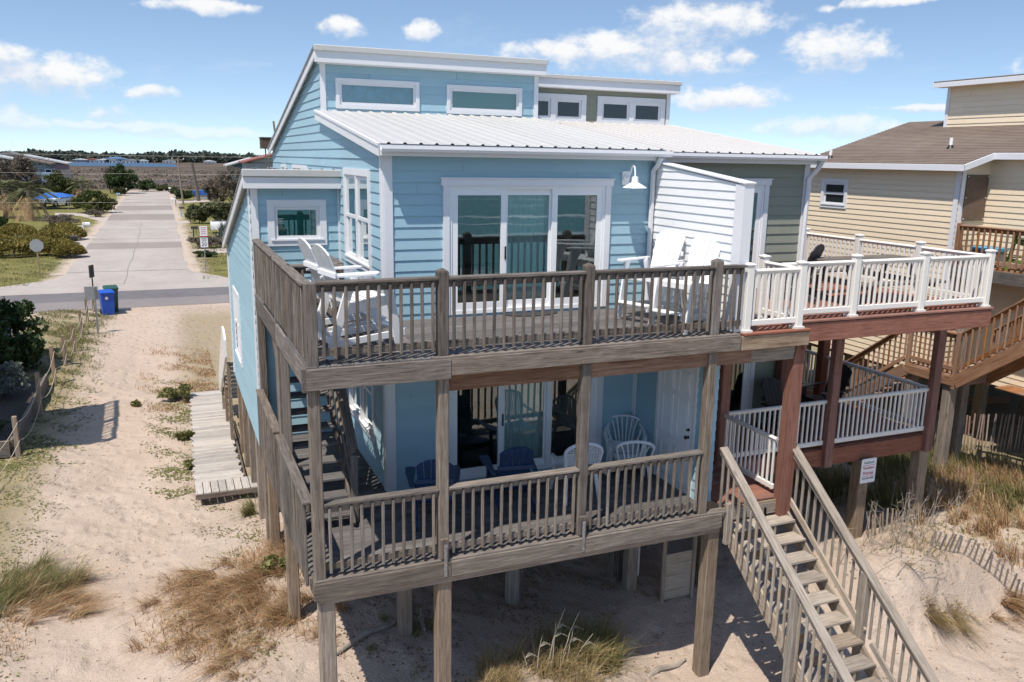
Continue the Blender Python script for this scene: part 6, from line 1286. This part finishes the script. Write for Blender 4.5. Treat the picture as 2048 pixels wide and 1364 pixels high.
# creeping ground cover and litter on the sand
def scatter(name, label, mat, n, size, region, mask, seed, flat=.85, lift=.012, asp=1.3):
    rg = np.random.default_rng(seed); x0, x1, y0, y1 = region; P = np.zeros((n*6, 3)); P[:, 0] = rg.uniform(x0, x1, n*6); P[:, 1] = rg.uniform(y0, y1, n*6)
    nz = np.sin(P[:, 0]*2.3+1.7*np.sin(P[:, 1]*1.1))*np.sin(P[:, 1]*1.9+1.3*np.sin(P[:, 0]*1.7))+.6*np.sin(P[:, 0]*5.1+P[:, 1]*4.3); w_ = mask(P[:, 0], P[:, 1])*np.clip(.35+.6*nz, 0.02, 1)
    P = P[rg.uniform(0, 1, len(P)) < w_][:n]; P[:, 2] = hz(P)+lift; o = leaves(name, mat, P, size, None, seed, asp, flat); return tag(o, label, kind='stuff')
pathm = lambda x, y: np.clip(np.abs(x-(-4.35+.25*np.sin(y*.35)))-1.1, 0, 1)
scatter('ground_cover', 'small creeping leaves scattered over the sand beside the path', 'leaf_creeper', 7000, .036, (-8.5, -1.6, -1, 12), lambda x, y: pathm(x, y)*np.clip(1.2-.5*(x > -3.4)*(y < 3), 0, 1), 51)
scatter('ground_cover', 'weedy leaves and thin grass along the rope fence', 'leaf_creeper', 8000, .055, (-7.6, -4.6, 10, 33), lambda x, y: np.clip((-5.2-x)/1.2, 0, 1), 52)
scatter('ground_cover', 'sparse leaves beside the boardwalk', 'leaf_creeper', 3000, .045, (-4.2, -2.6, 7, 18), lambda x, y: np.clip((x+4.0)/1.0, 0, 1)*.9, 53)
scatter('ground_cover', 'yellow-green leaves on the right-hand sand bank', 'leaf_creeper', 1400, .04, (7.2, 13, -2.4, 1.5), lambda x, y: np.clip(.25+.25*(x-9), .1, 1), 54)
scatter('litter', 'dry seaweed and straw bits strewn on the sand', 'litter', 3500, .02, (-6, 12, -6, 12), lambda x, y: .5+0*x, 55, .97, .006, 3.2)
scatter('ground_cover', 'dark dead leaves and debris under the deck', 'litter', 1500, .03, (-1.2, 4.2, -2.2, 3), lambda x, y: 1+0*x, 56, .9, .01, 1.6)
def gblades(name, label, mat, n, hgt, region, mask, seed, wd=.008):
    rg = np.random.default_rng(seed); x0, x1, y0, y1 = region; P = np.zeros((n*5, 3)); P[:, 0] = rg.uniform(x0, x1, n*5); P[:, 1] = rg.uniform(y0, y1, n*5)
    nz = np.sin(P[:, 0]*1.9+1.3*np.sin(P[:, 1]*.8))*np.sin(P[:, 1]*1.3)+.5*np.sin(P[:, 0]*4.1+P[:, 1]*3.3); P = P[rg.uniform(0, 1, len(P)) < mask(P[:, 0], P[:, 1])*np.clip(.3+.7*nz, 0, 1)][:n]; P[:, 2] = hz(P)
    tag(blades(name, mat, P, hgt*rg.uniform(.5, 1.2, len(P)), .4, wd, 2, (.3, .1), None, .8, seed), label, kind='stuff')
gblades('grass', 'thin grass tufts along the rope fence', 'grass_olive', 9000, .14, (-9, -4.9, 17, 33), lambda x, y: np.clip((-5.3-x)/1.0, 0, 1), 61, .01)
gblades('grass', 'short dry grass between the path and the boardwalk', 'grass_dry', 6000, .10, (-4.4, -1.7, 14, 24), lambda x, y: np.clip((x+4.3)/1.3, 0, 1)*np.clip((24-y)/5, 0, 1), 62, .01)
gblades('grass', 'lawn grass across the road, left side', 'grass_olive', 16000, .12, (-24, -9.8, 42, 80), lambda x, y: .8+0*x, 63, .02); gblades('grass', 'lawn grass across the road, right side', 'grass_olive', 7000, .12, (-1.0, 6, 42, 80), lambda x, y: .8+0*x, 64, .02)
gblades('grass', 'thin dry runners and dead blades around the russet patch', 'grass_dry', 7000, .16, (-4.0, -.9, -1.6, 4.6), lambda x, y: np.clip(1.25-np.hypot((x+2.1)/1.5, (y-1.4)/2.6), 0, 1), 65, .006)
gblades('grass', 'thin dry blades spreading from the path-side grass', 'grass_dry', 3500, .15, (-7.5, -4.4, .8, 5.5), lambda x, y: np.clip(1.2-np.hypot((x+6.0)/1.3, (y-2.9)/1.7), 0, 1), 66, .006)
gblades('grass', 'short straw blades around the front grass clump', 'grass_straw', 2500, .14, (.2, 3.6, -3.4, -1.0), lambda x, y: np.clip(1.2-np.hypot((x-1.9)/1.2, (y+2.2)/.8), 0, 1), 67, .006)
gblades('grass', 'thin straw blades on the right-hand sand bank', 'grass_straw', 5000, .2, (8.2, 14, -2.2, 2.5), lambda x, y: np.clip((x-8.8)/2.5, .05, 1), 68, .006)
# bushes by the path
def bush(name, label, x, y, z, rad, mat, n, leaf, seed, k=18, group=None, crad=.36, stem=True, cat='bush'):
    rg = np.random.default_rng(seed); t = thing(name, (x, y, z), label, cat, group); mb = MB()
    for i in range(7):
        a = rg.uniform(0, 6.28); e = Vector((x+math.cos(a)*rad[0]*.7, y+math.sin(a)*rad[1]*.7, z+rad[2]*rg.uniform(.8, 1.7))); b0 = Vector((x+rg.normal()*.06*rad[0], y+rg.normal()*.06, z-.05)); mb.tube([b0, b0.lerp(e, .5)+Vector((0, 0, .1*rad[2])), e], [.035*rad[2], .025*rad[2], .008], 5)
    mb.build('trunk', 'bark', t); P, bi = crown_pts((x, y, z+rad[2]), rad, n, rg, k, crad); P[:, 2] = np.maximum(P[:, 2], z+.03); leaves('crown', mat, P, leaf, t, seed, 1.7, bias=bi); return t
bush('leafy_bush', 'dense dark green bush in front of the parked dark car', -8.3, 20.8, -2.4, (1.25, 1.4, 1.35), 'leaf_dark', 5200, .13, 71, 46, crad=.28)
bush('silver_shrub', 'low silvery shrub in the timber planter', -8.0, 16.2, -2.15, (.75, .9, .55), 'leaf_silver', 2200, .07, 72); bush('low_shrub', 'small dark shrub by the planter corner', -7.5, 12.4, -2.15, (.3, .3, .2), 'leaf_dark', 400, .06, 73)
for (u, v, r, lb) in ((360, 800, .55, 'green weedy shrub at the boardwalk side'), (275, 812, .17, 'tiny green weed on the open path'), (372, 878, .2, 'small green weed by the boardwalk edge'), (385, 935, .2, 'green weed clump against the walkway planks')):
    x, y = px(u, v); bush('green_weed', lb, x, y, H(x, y), (r, r*.8, r*.45), 'leaf_creeper', int(900*r+200), .09, int(u), 8, 'weeds beside the boardwalk', cat='weed')
x, y = px(545, 1145); bush('green_weed', 'bright green weed growing in the russet grass', x, y, H(x, y), (.32, .25, .14), 'leaf_creeper', 420, .08, 77, 8, cat='weed')
# hedge mounds, palms, trees across the road
hm = [(35, 470, 1.6, 'topmost'), (110, 478, 1.5, 'round'), (118, 500, 1.3, 'low'), (28, 503, 1.5, 'low'), (125, 470, 1.7, 'large'), (72, 492, 1.3, 'small'), (-20, 490, 1.6, 'edge'), (140, 505, 1.0, 'corner')]
hl = ['olive clipped hedge mound left of the stop sign', 'olive clipped hedge mound right of the stop sign', 'low clipped mound under the big right-hand mound', 'low clipped mound at the lawn edge', 'largest clipped yellow-green mound beside the dark mailbox', 'small clipped mound behind the stop sign plate', 'clipped mound running out of the hedge row', 'little clipped mound at the dark mailbox post']
for i, ((u, v, r, _), lb) in enumerate(zip(hm, hl)):
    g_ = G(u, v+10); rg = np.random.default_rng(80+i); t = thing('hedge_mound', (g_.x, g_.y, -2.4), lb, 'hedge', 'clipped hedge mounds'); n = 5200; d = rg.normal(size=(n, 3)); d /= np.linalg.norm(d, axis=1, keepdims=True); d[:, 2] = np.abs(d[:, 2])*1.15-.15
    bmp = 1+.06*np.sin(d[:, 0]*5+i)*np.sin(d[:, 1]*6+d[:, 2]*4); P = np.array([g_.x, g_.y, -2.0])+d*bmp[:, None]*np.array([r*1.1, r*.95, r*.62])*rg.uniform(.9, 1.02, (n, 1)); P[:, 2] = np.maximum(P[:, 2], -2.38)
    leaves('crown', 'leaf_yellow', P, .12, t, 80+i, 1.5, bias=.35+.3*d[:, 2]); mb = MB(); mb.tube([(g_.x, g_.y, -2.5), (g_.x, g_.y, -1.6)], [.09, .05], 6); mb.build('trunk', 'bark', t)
def palm(label, u, v, h, r, n, seed, droop=1.0):
    rg = np.random.default_rng(seed); g_ = G(u, v); x, y = g_.x, g_.y; t = thing('palm', (x, y, -2.4), label, 'palm', 'palms across the road'); mb = MB(); mb.tube([(x, y, -2.5), (x+.1, y, -2.4+h*.5), (x, y, -2.4+h)], [.28, .24, .2], 8); mb.build('trunk', 'bark', t)
    for dead in (0, 1):
        n = n if not dead else n//2
        Vs, rn = [], []
        for i in range(n):
            a = rg.uniform(0, 6.28); el = rg.uniform(-.3, 1.1) if not dead else rg.uniform(-1.2, -.5); L = r*rg.uniform(.75, 1.1); d = np.array([math.cos(a)*math.cos(el), math.sin(a)*math.cos(el), math.sin(el)]); s = np.array([-math.sin(a), math.cos(a), 0]); c0 = np.array([x, y, -2.4+h])
            for j in range(16):
                f = .35+.65*j/15; p0 = c0+d*L*f; p0[2] -= droop*.35*L*f*f
                for sg in (-1, 1):
                    tip = p0+(s*sg*.55+d*.55)*L*.42+np.array([0, 0, -.22*L*f]); w_ = d*.03*L/2.; Vs += [p0-w_, p0+w_, tip+w_*.2, tip-w_*.2]; rn += [np.clip(rg.normal(.5, .2), 0, 1)]*4
        V = np.array(Vs); c = V.mean(0); obj('frond', nmesh('frond', V-c, np.arange(len(V)).reshape(-1, 4), 'grass_dry' if dead else 'leaf_mixed', rn), t, Matrix.Translation(Vector(c)))
    return t
palm('shaggy palm with hanging brown fronds across the road', 62, 440, 3.2, 2.6, 34, 91, 1.4); palm('palm leaning over the driveway at the picture edge', 12, 436, 3.4, 2.6, 30, 92, 1.4); palm('pale-topped palm behind the roadside bush', 165, 402, 2.6, 2.4, 28, 93); palm('small palm among the trees by the blue canopy', 28, 400, 4.2, 2.2, 26, 94)
def T_(label, u, v, wpx, hpx, mat, n, leaf, seed, nm='shrub_tree', deep=.8, **k):
    g_ = G(u, v); s_ = (g_-CAM).dot(_fw)/F_PX; h = hpx*s_; tree(nm, label, 'tree', (g_.x, g_.y, -2.4), h, (wpx*s_/2, wpx*s_/2*deep, min(h*.48, wpx*s_*.6)), mat, n, leaf, seed, trunk=max(.06, h*.022), **k)
BR = dict(twigs=30, k=64, crad=.2)
T_('wide leafless grey-brown tree left of the far roofs', 50, 416, 92, 102, 'leaf_brown', 11000, .16, 101, **BR); T_('bare grey-brown tree running out beside the palms', 2, 420, 76, 104, 'leaf_brown', 7000, .17, 102, **BR); T_('dark scrub tree below the bare tree', 76, 406, 50, 40, 'leaf_olive', 2400, .2, 103)
T_('yellow-green cedar in front of the mauve house', 119, 400, 58, 58, 'leaf_pine', 3800, .18, 104, 'cedar_tree', k=40, crad=.26); T_('round dark shrub tree at the end of the street', 246, 387, 66, 58, 'leaf_dark', 5200, .24, 105, k=60, crad=.24); T_('thin bare shrub beside the round tree', 222, 387, 26, 54, 'leaf_brown', 900, .14, 106, twigs=14)
T_('leafy roadside bush by the white mailbox', 188, 426, 84, 44, 'leaf_pine', 4800, .17, 107, k=46, crad=.26); T_('low dry bush at the roadside bush foot', 192, 434, 40, 17, 'leaf_brown', 1200, .1, 108); T_('russet shrub by the far white mailbox', 242, 391, 28, 20, 'leaf_olive', 1300, .18, 109)
T_('low green scrub right of the street end', 292, 383, 42, 24, 'leaf_dark', 1800, .24, 110); T_('low green scrub beside the street end corner', 325, 382, 40, 12, 'leaf_pine', 1100, .22, 111); T_('dark shrub under the utility pole', 366, 401, 44, 24, 'leaf_dark', 2200, .18, 112); T_('bright low shrub at the far street corner', 348, 388, 20, 14, 'leaf_pine', 800, .18, 125)
T_('bare grey thicket tree above the annex roof', 470, 410, 84, 76, 'leaf_brown', 8000, .15, 113, **BR); T_('bare thicket tree beside the covered boat', 436, 408, 56, 58, 'leaf_brown', 6000, .15, 114, **BR); T_('mottled green and tan bush row across the street', 442, 448, 72, 50, 'leaf_mixed', 5200, .17, 115, k=50, crad=.25); T_('mottled bush at the street corner of the row', 398, 447, 48, 42, 'leaf_mixed', 3400, .17, 116, k=36, crad=.26)
T_('grey dry shrub at the driveway mouth', 380, 444, 18, 24, 'leaf_brown', 700, .11, 117, twigs=6); T_('low purple-brown dry shrub bed across the street', 412, 496, 80, 24, 'leaf_brown', 3600, .08, 118, k=60, crad=.2); T_('small dark shrub behind the speed sign', 410, 514, 50, 14, 'leaf_dark', 1600, .07, 119); T_('brown grassy shrub before the palms', 122, 450, 80, 22, 'leaf_brown', 3600, .1, 120, k=60, crad=.2)
T_('dark shrub at the lawn edge by the frame side', 4, 458, 28, 24, 'leaf_dark', 1600, .13, 121)
# leafless tall palm trunk and agave
x, y, _ = G(395, 402); t = thing('dead_palm', (x, y, -2.4), 'bare leaning palm trunk beside the covered boat', 'tree'); mb = MB(); mb.tube([(x+.2, y, -2.5), (x, y, 0), (x-.5, y, 3.6)], [.3, .24, .2], 8); mb.build('trunk', 'bark', t)
def agave(label, u, v, r, n, seed):
    rg = np.random.default_rng(seed); g_ = G(u, v); V, F_ = [], []; rn = []
    for i in range(n):
        a = rg.uniform(0, 6.28); el = rg.uniform(.15, 1.3); d = np.array([math.cos(a)*math.cos(el), math.sin(a)*math.cos(el), math.sin(el)]); s = np.array([-math.sin(a), math.cos(a), 0])*.11; c = np.array([g_.x, g_.y, -2.35]); L = r*rg.uniform(.8, 1.1)
        V += [c-s, c+s, c+d*L*.5+s, c+d*L*.5-s, c+d*L]; o = i*5; F_ += [(o, o+1, o+2, o+3), (o+3, o+2, o+4)]; rn += [rg.uniform(0, 1)]*5
    me = mesh('agave', V, F_, 'leaf_silver'); at = me.attributes.new('rnd', 'FLOAT', 'POINT'); at.data.foreach_set('value', rn); o = obj('agave', me); tag(o, label, 'agave', 'agaves by the pickup')
agave('large grey-green agave in front of the white pickup', 453, 484, 2.1, 46, 131); agave('smaller agave at the foot of the large one', 440, 487, 1.2, 30, 132)
# far wooded shore
rg = np.random.default_rng(140); n = 900; P_, S_ = [], []
xs = rg.uniform(-620, 330, n); ys = rg.uniform(715, 800, n); top = 4.3+1.5*np.sin(xs*.012+1)+1.0*np.sin(xs*.05)+rg.uniform(-.6, 1.2, n)+np.where(xs < -250, 5*np.clip((-250-xs)/120, 0, 1), 0)+(ys-715)*.03
P = np.repeat(np.stack([xs, ys, -2.4+top*.55], 1), 70, 0); d = rg.normal(size=P.shape); d /= np.linalg.norm(d, axis=1, keepdims=True); P = P+d*(rg.uniform(0, 1, (len(P), 1))**.4)*np.repeat(np.stack([rg.uniform(4, 9, n), np.full(n, 5.), top*.5], 1), 70, 0)
tag(leaves('woodland', 'leaf_far', P, 2.6, None, 141, 1.2, bias=np.repeat(rg.normal(.45, .18, n), 70)), 'dark wooded far shore across the sound', kind='stuff')
sheet('far_shore', [(-1500, 686), (1500, 686), (1500, 2500), (-1500, 2500)], 'ground_sand', -2.33, 'low far shore beneath the woods')
# woods backing the near marsh edge, scrub line at the end of the street
rg = np.random.default_rng(150); n = 60; xs = np.concatenate([rg.uniform(-60, -16, 30), rg.uniform(6, 70, 30)]); ys = rg.uniform(150, 182, n); P = np.repeat(np.stack([xs, ys, np.full(n, -1.2)], 1), 130, 0); d = rg.normal(size=P.shape); d /= np.linalg.norm(d, axis=1, keepdims=True); P = P+d*(rg.uniform(0, 1, (len(P), 1))**.4)*np.array([2.6, 2, 1.4])*np.repeat(rg.uniform(.6, 1.3, n), 130)[:, None]
tag(leaves('scrub', 'leaf_mixed', P, .42, None, 151, 1.4, bias=np.repeat(rg.normal(.35, .15, n), 130)), 'continuous low scrub along the marsh edge', kind='stuff')
# driftwood
for (u, v, L, a, lb) in ((740, 1275, 1.3, 25, 'long weathered driftwood branch under the grey deck'), (845, 1245, .5, 80, 'charred driftwood stump beneath the deck'), (1330, 1345, .9, 10, 'root-like driftwood beside the front pile')):
    x, y = px(u, v); z = H(x, y); mb = MB(); c, s_ = math.cos(R(a)), math.sin(R(a)); mb.tube([(x-c*L/2, y-s_*L/2, z+.02), (x-c*.1, y+.05, z+.06), (x+c*L*.3, y+s_*L*.3, z+.04), (x+c*L/2, y+s_*L/2, z+.10)], [.03, .05, .04, .015], 7); tag(mb.build('driftwood', 'drift', None, True), lb, 'driftwood')
rg = np.random.default_rng(160); n = 500; xs = rg.uniform(-110, 60, n); ys = 186+rg.uniform(0, 1, n)**2*240; P = np.repeat(np.stack([xs, ys, np.full(n, -2.2)], 1), 26, 0); P = P+rg.normal(size=P.shape)*np.array([1.8, 1.0, .25])
tag(leaves('reeds', 'leaf_brown', P, .45, None, 161, 1.4, bias=np.repeat(rg.normal(.3, .2, n), 26)), 'brown reeds dotted over the near marsh', kind='stuff')
